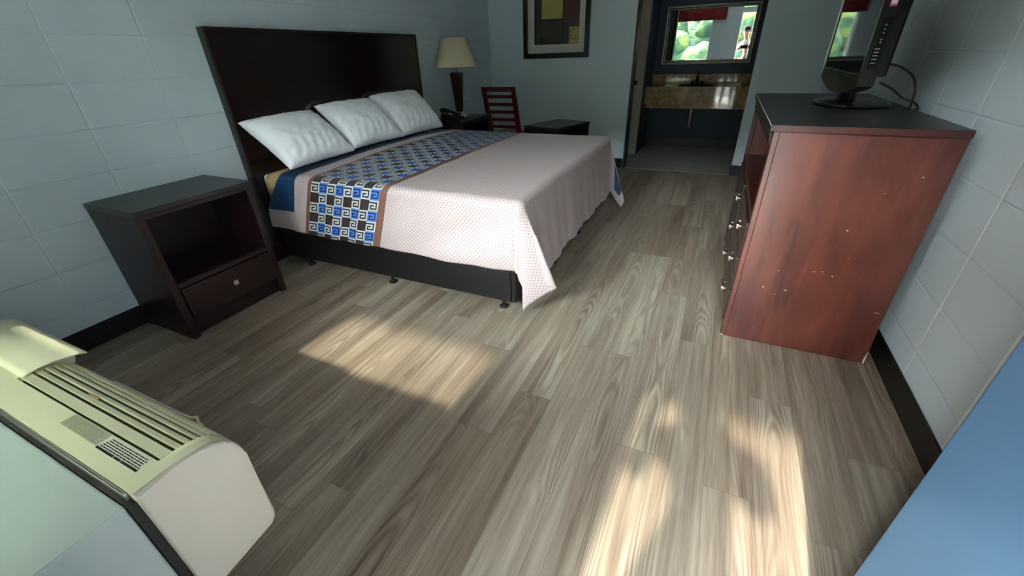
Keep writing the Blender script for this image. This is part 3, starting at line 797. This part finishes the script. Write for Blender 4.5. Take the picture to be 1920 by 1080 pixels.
for zi, z in enumerate((0.420, 0.245, 0.070)):
    for (ya, yb, yh) in ((dy0+0.048, mid-0.018, 2.25), (mid+0.018, dy1-0.048, 2.73)):
        d = obj('drawer', MB().box(dx0-0.006, dx0+0.016, ya, yb, z, z+0.168, 0.004).box(dx0+0.017, dx1-0.08, ya+0.01, yb-0.01, z+0.012, z+0.14), M['drawer'], t)
        hz = z+0.098
        hm = MB(); hm.box(dx0-0.034, dx0-0.022, yh-0.05, yh+0.05, hz-0.012, hz+0.012, 0.004); 
        for s_ in (-0.04, 0.04): hm.tube([(dx0-0.005, yh+s_, hz), (dx0-0.026, yh+s_, hz)], 0.006, 10)
        obj('handle', hm, M['knob'], d)

# ------------------------------------------------------------------ television on the dresser
tz = dh+0.026
t = thing('television', 'black flat television on an oval stand on the dresser', 'television', (0.57, 2.77, tz))
ty0, ty1, tx = 2.338, 3.205, 0.500
n = 24
# cabinet: front at tx, chin drops in the middle
prof = [(ty0, 1.128), (ty0, 1.60), (ty1, 1.60), (ty1, 1.128)]
for k in range(1, n):
    f = 1-k/n; prof.append((ty0+(ty1-ty0)*f, 1.128-0.052*math.sin(math.pi*f)**0.8))
b = MB(); b.prism(prof, 0, tx, tx+0.052, 0.004)
b.prism([(ty0+0.06, 1.16), (ty0+0.06, 1.55), (ty1-0.06, 1.55), (ty1-0.06, 1.16)], 0, tx+0.05, tx+0.10, 0.012)
cab = obj('cabinet', b, M['plastic_blk2'], t)
bz = MB()
bz.box(tx-0.006, tx, ty0, ty0+0.030, 1.128, 1.60, 0.002).box(tx-0.006, tx, ty1-0.030, ty1, 1.128, 1.60, 0.002).box(tx-0.006, tx, ty0+0.030, ty1-0.030, 1.560, 1.60, 0.002)
pr = [(ty0, 1.128)]
for k in range(1, n): f = k/n; pr.append((ty0+(ty1-ty0)*f, 1.128-0.052*math.sin(math.pi*f)**0.8))
pr += [(ty1, 1.128), (ty1-0.03, 1.172), (ty0+0.03, 1.172)]
bz.prism(pr, 0, tx-0.007, tx, 0.0015)
obj('bezel', bz, M['plastic_blk'], t)
rim = MB(); rim.box(tx-0.010, tx-0.004, ty1-0.004, ty1+0.001, 1.14, 1.60, 0.0015)
obj('edge_trim', rim, M['steel'], t)
obj('screen', MB().box(tx-0.003, tx+0.001, ty0+0.030, ty1-0.030, 1.172, 1.560), M['screen'], t)
nk = MB(); nk.lathe([(0.055, 0.024), (0.045, 0.045), (0.040, 0.075), (0.05, 0.115), (0.0, 0.115)], (0.56, 2.77, tz), 28, sx=0.8, sy=1.1, cap=False)
obj('neck', nk, M['plastic_blk'], t, smooth=True)
bsn = MB(); bsn.lathe([(0.0, 0.0), (0.195, 0.0), (0.200, 0.008), (0.196, 0.016), (0.17, 0.021), (0.06, 0.027), (0.0, 0.028)], (0.582, 2.77, tz), 56, sx=0.80, sy=1.12, cap=False)
obj('stand_base', bsn, M['plastic_blk'], t, smooth=True)
sk = MB(); sk.box(tx+0.014, tx+0.036, ty0-0.0015, ty0+0.001, 1.405, 1.60)
o = obj('energy_sticker', sk, M['sticker_pink'], t, )
sk = MB(); sk.box(tx+0.016, tx+0.034, ty0-0.0022, ty0-0.0014, 1.412, 1.432).box(tx+0.016, tx+0.034, ty0-0.0022, ty0-0.0014, 1.44, 1.455)
obj('sticker_text', sk, M['sticker_white'], o)
for z in (1.345, 1.330, 1.318, 1.295, 1.286):
    bt = MB(); bt.box(tx+0.0215, tx+0.0265, ty0-0.0025, ty0-0.0008, z-0.0025, z+0.0025, 0.001); obj('button', bt, M['marking'], t)
for z in (1.262, 1.250, 1.238, 1.226, 1.212):
    bt = MB(); bt.box(tx+0.014, tx+0.030, ty0-0.0016, ty0-0.0007, z, z+0.003); obj('port_mark', bt, M['marking'], t)
gv = MB(); gv.box(tx+0.008, tx+0.042, ty0-0.0008, ty0+0.001, 1.19, 1.37, 0.0)
obj('side_panel', gv, M['plastic_blk'], t)
def cord(pts, r):
    # Catmull-Rom
    P = [Vector(q) for q in pts]; P = [P[0]]+P+[P[-1]]; out = []
    for i in range(1, len(P)-2):
        for k in range(8):
            u = k/8; a, b_, c_, d = P[i-1], P[i], P[i+1], P[i+2]
            out.append(0.5*((2*b_)+(c_-a)*u+(2*a-5*b_+4*c_-d)*u*u+(3*b_-a-3*c_+d)*u**3))
    out.append(P[-2]); return MB().tube(out, r, 8)
obj('power_cord', cord([(0.60, 2.50, 1.205), (0.655, 2.50, 1.195), (0.715, 2.50, 1.155), (0.742, 2.505, 1.10), (0.748, 2.51, 1.05), (0.752, 2.52, 1.0255)], 0.0045), M['rubber'], t, smooth=True)
obj('antenna_cord', cord([(0.60, 2.46, 1.135), (0.65, 2.46, 1.11), (0.70, 2.47, 1.075), (0.745, 2.475, 1.058), (0.765, 2.48, 1.040), (0.775, 2.50, 1.028), (0.78, 2.54, 1.0255)], 0.0045), M['rubber'], t, smooth=True)

# ------------------------------------------------------------------ vanity
t = thing('vanity_counter', 'tan granite vanity counter with deep front apron in the alcove', 'vanity counter', (-0.05, 6.75, 0.58))
vx0, vx1 = -0.989, VR-0.001
cm = MB(); cx, cy_, ra, rb = -0.37, 6.72, 0.22, 0.155; n = 40
# top slab with an oval hole
out_ = [(vx0, 6.50), (vx1, 6.50), (vx1, YV-0.001), (vx0, YV-0.001)]
hole = [(cx+ra*math.cos(k*2*math.pi/n), cy_+rb*math.sin(k*2*math.pi/n)) for k in range(n)]
def edge_pt(a_):
    dx_, dy_ = math.cos(a_)*ra, math.sin(a_)*rb; best = 1e9
    if dx_ > 1e-9: best = min(best, (vx1-cx)/dx_)
    if dx_ < -1e-9: best = min(best, (vx0-cx)/dx_)
    if dy_ > 1e-9: best = min(best, (YV-0.001-cy_)/dy_)
    if dy_ < -1e-9: best = min(best, (6.50-cy_)/dy_)
    return (cx+dx_*best, cy_+dy_*best)
angs = sorted([k*2*math.pi/n for k in range(n)] + [math.atan2((y-cy_)/rb, (x-cx)/ra) % (2*math.pi) for x, y in out_])
hi = [(cx+ra*math.cos(a_), cy_+rb*math.sin(a_), 0.846) for a_ in angs]; ho = [edge_pt(a_)+(0.846,) for a_ in angs]
cm.rings([hi, ho], False)
cm.rings([[(x, y, 0.80) for x, y, z in ho], ho], False)
obj('countertop', cm, M['granite'], t)
obj('apron', MB().box(vx0, vx1, 6.495, 6.53, 0.578, 0.850, 0.006), M['granite'], t)
obj('backsplash', MB().box(vx0, vx1, YV-0.026, YV-0.001, 0.846, 0.975, 0.004), M['granite'], t)
bs_ = MB(); bs_.lathe([(1.0, 0.0), (1.03, 0.006), (1.0, 0.008), (0.97, 0.0), (0.90, -0.06), (0.7, -0.12), (0.35, -0.145), (0.0, -0.15)], (cx, cy_, 0.846), 40, sx=ra, sy=rb, cap=False)
obj('sink_basin', bs_, M['brass'], t, smooth=True)
dp = MB(); dp.tube([(cx, 6.72, 0.70), (cx, 6.72, 0.40), (cx, 6.74, 0.33), (cx, 6.80, 0.31), (cx, 6.85, 0.34), (cx, 6.88, 0.40), (cx, YV-0.004, 0.42)], 0.022, 12); dp.lathe([(0.03, 0), (0.034, 0.01), (0.03, 0.03)], (cx, 6.72, 0.50), 16)
obj('drain_pipe', dp, M['steel'], t, smooth=True)
t = thing('faucet', 'dark metal faucet standing behind the vanity sink', 'faucet', (cx, 6.925, 0.8455))
fm = MB(); fm.box(cx-0.085, cx+0.085, 6.90, 6.95, 0.8465, 0.862, 0.006)
obj('base', fm, M['brass'], t)
fm = MB(); fm.tube([(cx, 6.925, 0.862), (cx, 6.922, 0.92), (cx, 6.90, 0.955), (cx, 6.85, 0.955), (cx, 6.81, 0.935)], [0.02, 0.017, 0.015, 0.013, 0.012], 12)
obj('spout', fm, M['brass'], t, smooth=True)
fm = MB(); fm.tube([(cx, 6.925, 0.95), (cx+0.004, 6.935, 0.985), (cx+0.01, 6.95, 1.02)], [0.011, 0.009, 0.007], 10)
obj('lever', fm, M['brass'], t, smooth=True)
for s_ in (-1, 1):
    fm = MB(); fm.lathe([(0.018, 0), (0.022, 0.015), (0.014, 0.03), (0.0, 0.032)], (cx+s_*0.066, 6.925, 0.861), 16)
    obj('knob', fm, M['brass'], t, smooth=True)
# mirror
mz0, mz1, mx0, mx1 = 1.100, 1.783, -0.889, 0.236
mcx = (mx0+mx1)/2
t = thing('wall_mirror', 'gilt framed wall mirror above the vanity counter', 'mirror', (mcx, YV-0.022, mz0), math.radians(-1.067))
hw = (mx1-mx0)/2; hh = mz1-mz0
def lframe(x, z0, z1, w, y0, y1, bev): return frame(-x, x, z0, z1, w, y0, y1, bev)
L = dict(local=True)
def bead(x, z0, z1, y, r_):
    m = MB(); q = [(-x, z0), (x, z0), (x, z1), (-x, z1)]
    for k in range(4):
        a_, b_ = q[k], q[(k+1) % 4]; d_ = Vector((b_[0]-a_[0], 0, b_[1]-a_[1])).normalized()*r_
        m.tube([(a_[0]-d_.x, y, a_[1]-d_.z), (b_[0]+d_.x, y, b_[1]+d_.z)], r_, 14)
    return m
obj('outer_frame', bead(hw-0.010, 0.010, hh-0.010, -0.012, 0.0105), M['gold'], t, **L)
obj('frame_groove', lframe(hw-0.016, 0.016, hh-0.016, 0.014, -0.018, 0.003, 0.0), M['frame_black'], t, **L)
obj('middle_frame', bead(hw-0.033, 0.033, hh-0.033, -0.012, 0.0062), M['gold'], t, **L)
obj('inner_groove', lframe(hw-0.038, 0.038, hh-0.038, 0.010, -0.012, 0.003, 0.0), M['frame_black'], t, **L)
gw, bw, bt = hw-0.040, 0.020, 0.020*math.tan(math.radians(0.75))
gm_ = MB(); gm_.box(-gw+bw, gw-bw, -0.009, 0.002, 0.040+bw, hh-0.040-bw)
obj('mirror_glass', gm_, M['mirror'], t, **L)
gm_ = MB(); oq = [(-gw, 0.040), (gw, 0.040), (gw, hh-0.040), (-gw, hh-0.040)]; iq = [(-gw+bw, 0.040+bw), (gw-bw, 0.040+bw), (gw-bw, hh-0.040-bw), (-gw+bw, hh-0.040-bw)]
for k in range(4):
    k2 = (k+1) % 4; gm_.quad([(oq[k][0], -0.009-bt, oq[k][1]), (oq[k2][0], -0.009-bt, oq[k2][1]), (iq[k2][0], -0.009, iq[k2][1]), (iq[k][0], -0.009, iq[k][1])])
bmesh.ops.remove_doubles(gm_.bm, verts=gm_.bm.verts, dist=1e-5)
obj('bevelled_edge', gm_, M['mirror'], t, **L)

# ------------------------------------------------------------------ air conditioner
t = thing('air_conditioner', 'cream through wall air conditioner under the window', 'air conditioner', (-1.36, 0.2, 0.27))
ax0, ax1 = -1.905, -0.822
P = [(0.128, 0.620), (0.190, 0.620), (0.215, 0.6190), (0.240, 0.6155), (0.263, 0.609), (0.283, 0.597), (0.298, 0.579), (0.307, 0.556), (0.310, 0.53), (0.310, 0.325), (0.306, 0.305), (0.292, 0.291), (0.13, 0.272)]
Pm = [(0.128, 0.620), (0.190, 0.620), (0.1905, 0.606), (0.215, 0.6045), (0.236, 0.599), (0.257, 0.590), (0.274, 0.577), (0.287, 0.560), (0.2965, 0.548), (0.3095, 0.548), (0.310, 0.53), (0.310, 0.325), (0.306, 0.305), (0.292, 0.291), (0.13, 0.272)]
gx0, gx1 = -1.475, -0.868
b = MB(); b.prism(P, 0, ax0, gx0); b.prism(Pm, 0, gx0, gx1); b.prism(P, 0, gx1, ax1-0.012)
cabi = obj('cabinet', b, M['ac'], t, smooth=True)
b = MB(); b.prism(P, 0, ax1-0.0119, ax1, 0.006, 3)
obj('end_panel', b, M['ac_end'], t, smooth=True)
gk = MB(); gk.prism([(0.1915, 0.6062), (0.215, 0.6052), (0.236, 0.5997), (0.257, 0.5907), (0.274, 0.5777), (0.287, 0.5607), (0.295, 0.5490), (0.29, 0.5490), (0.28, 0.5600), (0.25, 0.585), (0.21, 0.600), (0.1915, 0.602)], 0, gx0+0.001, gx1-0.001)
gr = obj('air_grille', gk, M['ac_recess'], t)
arc = P[1:9]
import bisect
seg = [0.0]
for a_, c_ in zip(arc[:-1], arc[1:]): seg.append(seg[-1]+math.hypot(c_[0]-a_[0], c_[1]-a_[1]))
def at(s_):
    s_ = max(0, min(seg[-1]-1e-6, s_)); i = bisect.bisect_right(seg, s_)-1
    u = (s_-seg[i])/(seg[i+1]-seg[i]); a_, c_ = arc[i], arc[i+1]
    d = math.hypot(c_[0]-a_[0], c_[1]-a_[1])
    return (a_[0]+(c_[0]-a_[0])*u, a_[1]+(c_[1]-a_[1])*u), ((c_[0]-a_[0])/d, (c_[1]-a_[1])/d)
ss = [0.006, 0.034, 0.052, 0.069, 0.085, 0.100, 0.114, 0.127, 0.143]
for a_, c_ in zip(ss[:-1], ss[1:]):
    p0, d0 = at(a_); p1, d1 = at(c_-0.0078)
    n0, n1 = (-d0[1], d0[0]), (-d1[1], d1[0])
    if n0[1] < 0: n0 = (-n0[0], -n0[1])
    if n1[1] < 0: n1 = (-n1[0], -n1[1])
    tk = 0.005
    # each louver tips a little so that its front edge is lower
    q = MB(); q.prism([(p0[0]+n0[0]*0.001, p0[1]+n0[1]*0.001), (p1[0]-n1[0]*0.001, p1[1]-n1[1]*0.001), (p1[0]-n1[0]*tk, p1[1]-n1[1]*tk), (p0[0]-n0[0]*tk, p0[1]-n0[1]*tk)], 0, gx0+0.002, gx1-0.002, 0.0012)
    obj('louver', q, M['ac'], gr)
# control lid at the far end, standing a little open
ld = MB(); rows = []
for k in range(9):
    f = k/8; y = 0.196+0.125*f; z = 0.626+0.013*math.sin(f*2.2)-0.012*f*f*1.6
    rows.append([(-1.885, y, z-0.006), (-1.885, y, z), (-1.462+0.012*f, y, z), (-1.462+0.012*f, y, z-0.006)])
ld.rings(rows, True)
obj('control_lid', ld, M['ac'], t)
lw = MB(); lw.prism([(0.196, 0.6205), (0.30, 0.6), (0.312, 0.619), (0.25, 0.630), (0.196, 0.6205)], 0, -1.884, -1.868); obj('lid_wall', lw, M['ac_end'], t); lw = MB(); lw.prism([(0.196, 0.6205), (0.298, 0.585), (0.312, 0.619), (0.25, 0.630), (0.196, 0.6205)], 0, -1.50, -1.486)
obj('lid_wall', lw, M['ac_end'], t)
# dark strip painted in for the shaded gap, and trim, between unit and ledge
gs = MB(); gs.box(ax0, ax1-0.012, 0.1135, 0.1275, 0.275, 0.598)
obj('gap_shade_strip', gs, M['ac_dark'], t)
gs = MB(); gs.box(ax0, ax1-0.03, 0.121, 0.1265, 0.598, 0.6165, 0.001)
obj('back_flange', gs, M['steel'], t)
# labels on the flat top
lb = MB(); lb.box(-1.178, -1.030, 0.160, 0.1885, 0.6201, 0.6205)
lo = obj('rating_label', lb, M['label_grey'], t)
li = MB(); rnd = random.Random(2)
for k in range(6):
    x = -1.174
    while x < -1.045:
        w = rnd.uniform(0.006, 0.02); li.box(x, min(x+w, -1.034), 0.1632+k*0.004, 0.1646+k*0.004, 0.6204, 0.62075); x += w+0.003
obj('label_text', li, M['ink_grey'], lo)
lb = MB(); lb.box(-1.026, -0.880, 0.157, 0.1865, 0.6201, 0.6205)
lo = obj('warning_label', lb, M['label_white'], t)
li = MB(); li.box(-1.026, -0.962, 0.1572, 0.1618, 0.6204, 0.6208).box(-0.935, -0.880, 0.1572, 0.1618, 0.6204, 0.6208).box(-0.960, -0.937, 0.1572, 0.1618, 0.6204, 0.62062)
for k in range(5):
    x = -1.022+0.002*k
    while x < -0.886:
        w = rnd.uniform(0.004, 0.014); li.box(x, min(x+w, -0.882), 0.1638+k*0.0045, 0.1660+k*0.0045, 0.6204, 0.6208); x += w+0.0018
obj('label_text', li, M['ink'], lo)
st = MB(); p0, d0 = at(0.0485)
st.box(-1.238, -1.196, p0[0]-0.0035, p0[0], p0[1]-0.0006, p0[1]+0.0010)
obj('rust_stain', st, M['rust'], gr)
cl = cord([(-1.35, 0.3125, 0.553), (-1.10, 0.3125, 0.553), (-1.02, 0.314, 0.554), (-0.995, 0.318, 0.562), (-0.985, 0.313, 0.556), (-0.97, 0.3125, 0.548)], 0.0028)
obj('wire_clip', cl, M['ac_end'], t, smooth=True)

# ------------------------------------------------------------------ person in the doorway, seen in the mirror
cap_c = Vector((-0.01, -0.40, 1.64))
def person():
    t = thing('person', 'person in a white shirt and black cap standing in the doorway holding a phone', 'person', (0.02, -0.42, 0))
    V = [(0.055, -0.44, 0.92, .190, .115), (0.08, -0.44, 1.08, .155, .100), (0.07, -0.43, 1.24, .150, .100), (0.05, -0.425, 1.37, .140, .085), (0.02, -0.42, 1.45, .055, .055), (-0.005, -0.405, 1.53, .06, .06), (-0.01, -0.395, 1.60, .083, .095), (-0.01, -0.40, 1.67, .082, .092)]
    E = [(i, i+1) for i in range(7)]
    def add(v, parent): V.append(v); E.append((parent, len(V)-1)); return len(V)-1
    hands = []
    for s_ in (-1, 1):
        a_ = add((0.05+s_*0.175, -0.425, 1.36, .060, .056), 3)
        b_ = add((0.05+s_*0.205, -0.45, 1.28, .046, .044), a_)
        c_ = add((0.05+s_*0.185, -0.37, 1.19, .040, .040), b_)
        d_ = add((0.0+s_*0.135, -0.16, 1.225, .033, .033), c_)
        e_ = add((0.0+s_*0.102, -0.055, 1.262, .026, .022), d_)
        f_ = add((0.0+s_*0.090, -0.030, 1.285, .026, .014), e_)
        hands.append(f_)
        h_ = add((0.06+s_*0.10, -0.44, 0.83, .098, .09), 0)
        k_ = add((0.06+s_*0.10, -0.42, 0.49, .060, .06), h_)
        an = add((0.06+s_*0.11, -0.45, 0.09, .042, .045), k_)
        fo = add((0.06+s_*0.125, -0.35, 0.045, .040, .036), an)
        add((0.06+s_*0.13, -0.27, 0.035, .036, .026), fo)
    me = bpy.data.meshes.new('body'); me.from_pydata([v[:3] for v in V], E, [])
    o = bpy.data.objects.new('body', me); C.objects.link(o)
    sk = o.modifiers.new('skin', 'SKIN'); sk.use_smooth_shade = True
    for i, v in enumerate(V): me.skin_vertices[0].data[i].radius = v[3:]
    for d in me.skin_vertices[0].data: d.use_root = False
    me.skin_vertices[0].data[0].use_root = True
    sb = o.modifiers.new('sub', 'SUBSURF'); sb.levels = 2; sb.render_levels = 2
    dg = bpy.context.evaluated_depsgraph_get(); em = bpy.data.meshes.new_from_object(o.evaluated_get(dg))
    bpy.data.objects.remove(o)
    bm = bmesh.new(); bm.from_mesh(em)
    for f in bm.faces:
        c_ = f.calc_center_median(); f.smooth = True
        arm = c_.y > -0.32 and c_.z > 1.0
        if c_.z > 1.455: f.material_index = 0
        elif c_.z > 0.86 and not arm and not (c_.z < 1.15 and abs(c_.x-0.02) > 0.18): f.material_index = 1
        elif c_.z < 0.10: f.material_index = 3
        elif c_.z < 0.90: f.material_index = 2
        else: f.material_index = 0
    bmesh.ops.translate(bm, verts=bm.verts, vec=-ORG[t.name])
    me = bpy.data.meshes.new('body'); bm.to_mesh(me); bm.free()
    for k in ('skin', 'shirt', 'trouser', 'shoe'): me.materials.append(M[k])
    b = bpy.data.objects.new('body', me); C.objects.link(b); b.parent = t; ORG[b.name] = ORG[t.name]
    # face
    f_ = MB(); f_.tube([(-0.01, -0.308, 1.655), (-0.01, -0.295, 1.625), (-0.01, -0.283, 1.602), (-0.01, -0.300, 1.594)], [.008, .010, .015, .008], 10)
    obj('nose', f_, M['skin'], t, smooth=True)
    for s_ in (-1, 1):
        f_ = MB(); f_.lathe([(0.0, -0.009), (0.008, -0.006), (0.011, 0), (0.008, 0.006), (0.0, 0.009)], (-0.01+s_*0.032, -0.312, 1.645), 14, sy=0.7, cap=False)
        obj('eye', f_, M['ink'], t, smooth=True)
        f_ = MB(); f_.tube([(-0.01+s_*0.084, -0.40, 1.600), (-0.01+s_*0.094, -0.412, 1.63), (-0.01+s_*0.088, -0.405, 1.66)], [.010, .016, .010], 8)
        obj('ear', f_, M['skin'], t, smooth=True)
    f_ = MB(); f_.tube([(-0.035, -0.312, 1.568), (-0.01, -0.303, 1.566), (0.015, -0.312, 1.568)], [.004, .007, .004], 8)
    obj('mouth', f_, simple('lips', (150, 84, 78), 0.5), t, smooth=True)
    # cap
    f_ = MB(); f_.lathe([(0.098, 0), (0.101, 0.03), (0.088, 0.07), (0.055, 0.095), (0.0, 0.103)], (-0.01, -0.402, 1.665), 32, sx=0.95, sy=1.06, cap=False)
    cp = obj('cap', f_, M['cap'], t, smooth=True)
    bmv = MB(); r1, r2 = [], []
    for k in range(17):
        a_ = math.radians(-70+140*k/16); r1.append((-0.01+0.09*math.sin(a_), -0.402+0.098*math.cos(a_), 1.668)); r2.append((-0.01+0.088*math.sin(a_), -0.402+0.098*math.cos(a_)+0.075*math.cos(a_*1.15), 1.655))
    bmv.rings([r1, r2, [(x, y, z-0.004) for x, y, z in r2], [(x, y, z-0.004) for x, y, z in r1]], False, closed=False)
    obj('cap_brim', bmv, M['cap'], cp, smooth=True)
    # fingers round the phone edges
    for s_ in (-1, 1):
        for k in range(4):
            z = 1.312-0.021*k; ln = (0.95, 1.05, 1.0, 0.8)[k]
            f_ = MB(); f_.tube([(s_*0.104, -0.040, z-0.012), (s_*0.098, -0.020, z), (s_*0.092, -0.008, z+0.002), (s_*(0.092-0.012*ln), -0.006, z+0.002)], [.0095, .0085, .008, .006], 10)
            obj('finger', f_, M['skin'], b, smooth=True)
        f_ = MB(); f_.tube([(s_*0.095, -0.060, 1.268), (s_*0.085, -0.052, 1.280), (s_*0.070, -0.040, 1.292), (s_*0.058, -0.034, 1.297)], [.012, .0105, .0095, .007], 10)
        obj('thumb', f_, M['skin'], b, smooth=True)
    return t
person()
t = thing('smartphone', 'dark smartphone held up in the doorway by the person in the cap', 'phone', (0, -0.022, 1.24))
obj('phone_case', MB().box(-0.08, 0.08, -0.0255, -0.0165, 1.243, 1.323, 0.004, 3), M['plastic_blk2'], t)
obj('phone_screen', MB().box(-0.076, 0.076, -0.0262, -0.0256, 1.247, 1.319), M['screen'], t)

# ------------------------------------------------------------------ outside
struct('trim_4', MB().box(-7, 7, -1.72, YF-T, 2.62, 2.75), M['white'], 'roof overhang over the walkway')
struct('floor_walkway', MB().box(-7, 7, -2.2, YF-T, -0.2, -0.03), M['concrete'], 'concrete walkway outside the door')
struct('floor_parking', MB().box(-60, 60, -14, -2.2, -0.4, -0.15), M['asphalt'], 'asphalt parking area outside')
rnd = random.Random(11)
hm = MB(); nxh, nyh = 60, 26
Hh = []
for j in range(nyh+1):
    row = []
    for i in range(nxh+1):
        x = -60+120*i/nxh; y = -13-45*j/nyh
        z = -0.3 + 14*(j/nyh)**0.75 + 1.6*nz(x*0.12, y*0.12)*min(1, j/3)
        row.append((x, y, z))
    Hh.append(row)
hm.rings(Hh, False, closed=False)
tag(obj('hillside', hm, M['leaf'], smooth=True), 'green hillside across the parking area', 'hillside', kind='stuff')
bm = bmesh.new()
for k in range(420):
    j = rnd.random()**1.5; x = rnd.uniform(-45, 45); y = -13.5-44*j
    z = -0.3+14*j**0.75; r = rnd.uniform(0.6, 1.5)*(0.8+0.7*j)
    ret = bmesh.ops.create_icosphere(bm, subdivisions=3, radius=r, matrix=Matrix.Translation((x, y, z+r*0.8)) @ Matrix.Diagonal((1, 1, rnd.uniform(0.9, 1.4), 1)))
    for v in ret['verts']:
        d = (v.co-Vector((x, y, z+r*0.8))); v.co += d*(0.28*nz(v.co.x*1.1, v.co.y*1.1, v.co.z*1.1)+0.12*nz(v.co.x*3, v.co.y*3, v.co.z*3))
    for v in ret['verts']:
        for f in v.link_faces: f.smooth = True
me = bpy.data.meshes.new('trees'); bm.to_mesh(me); bm.free(); me.materials.append(M['leaf'])
tr = bpy.data.objects.new('trees', me); C.objects.link(tr)
tag(tr, 'leafy green trees covering the hillside', 'trees', kind='stuff')
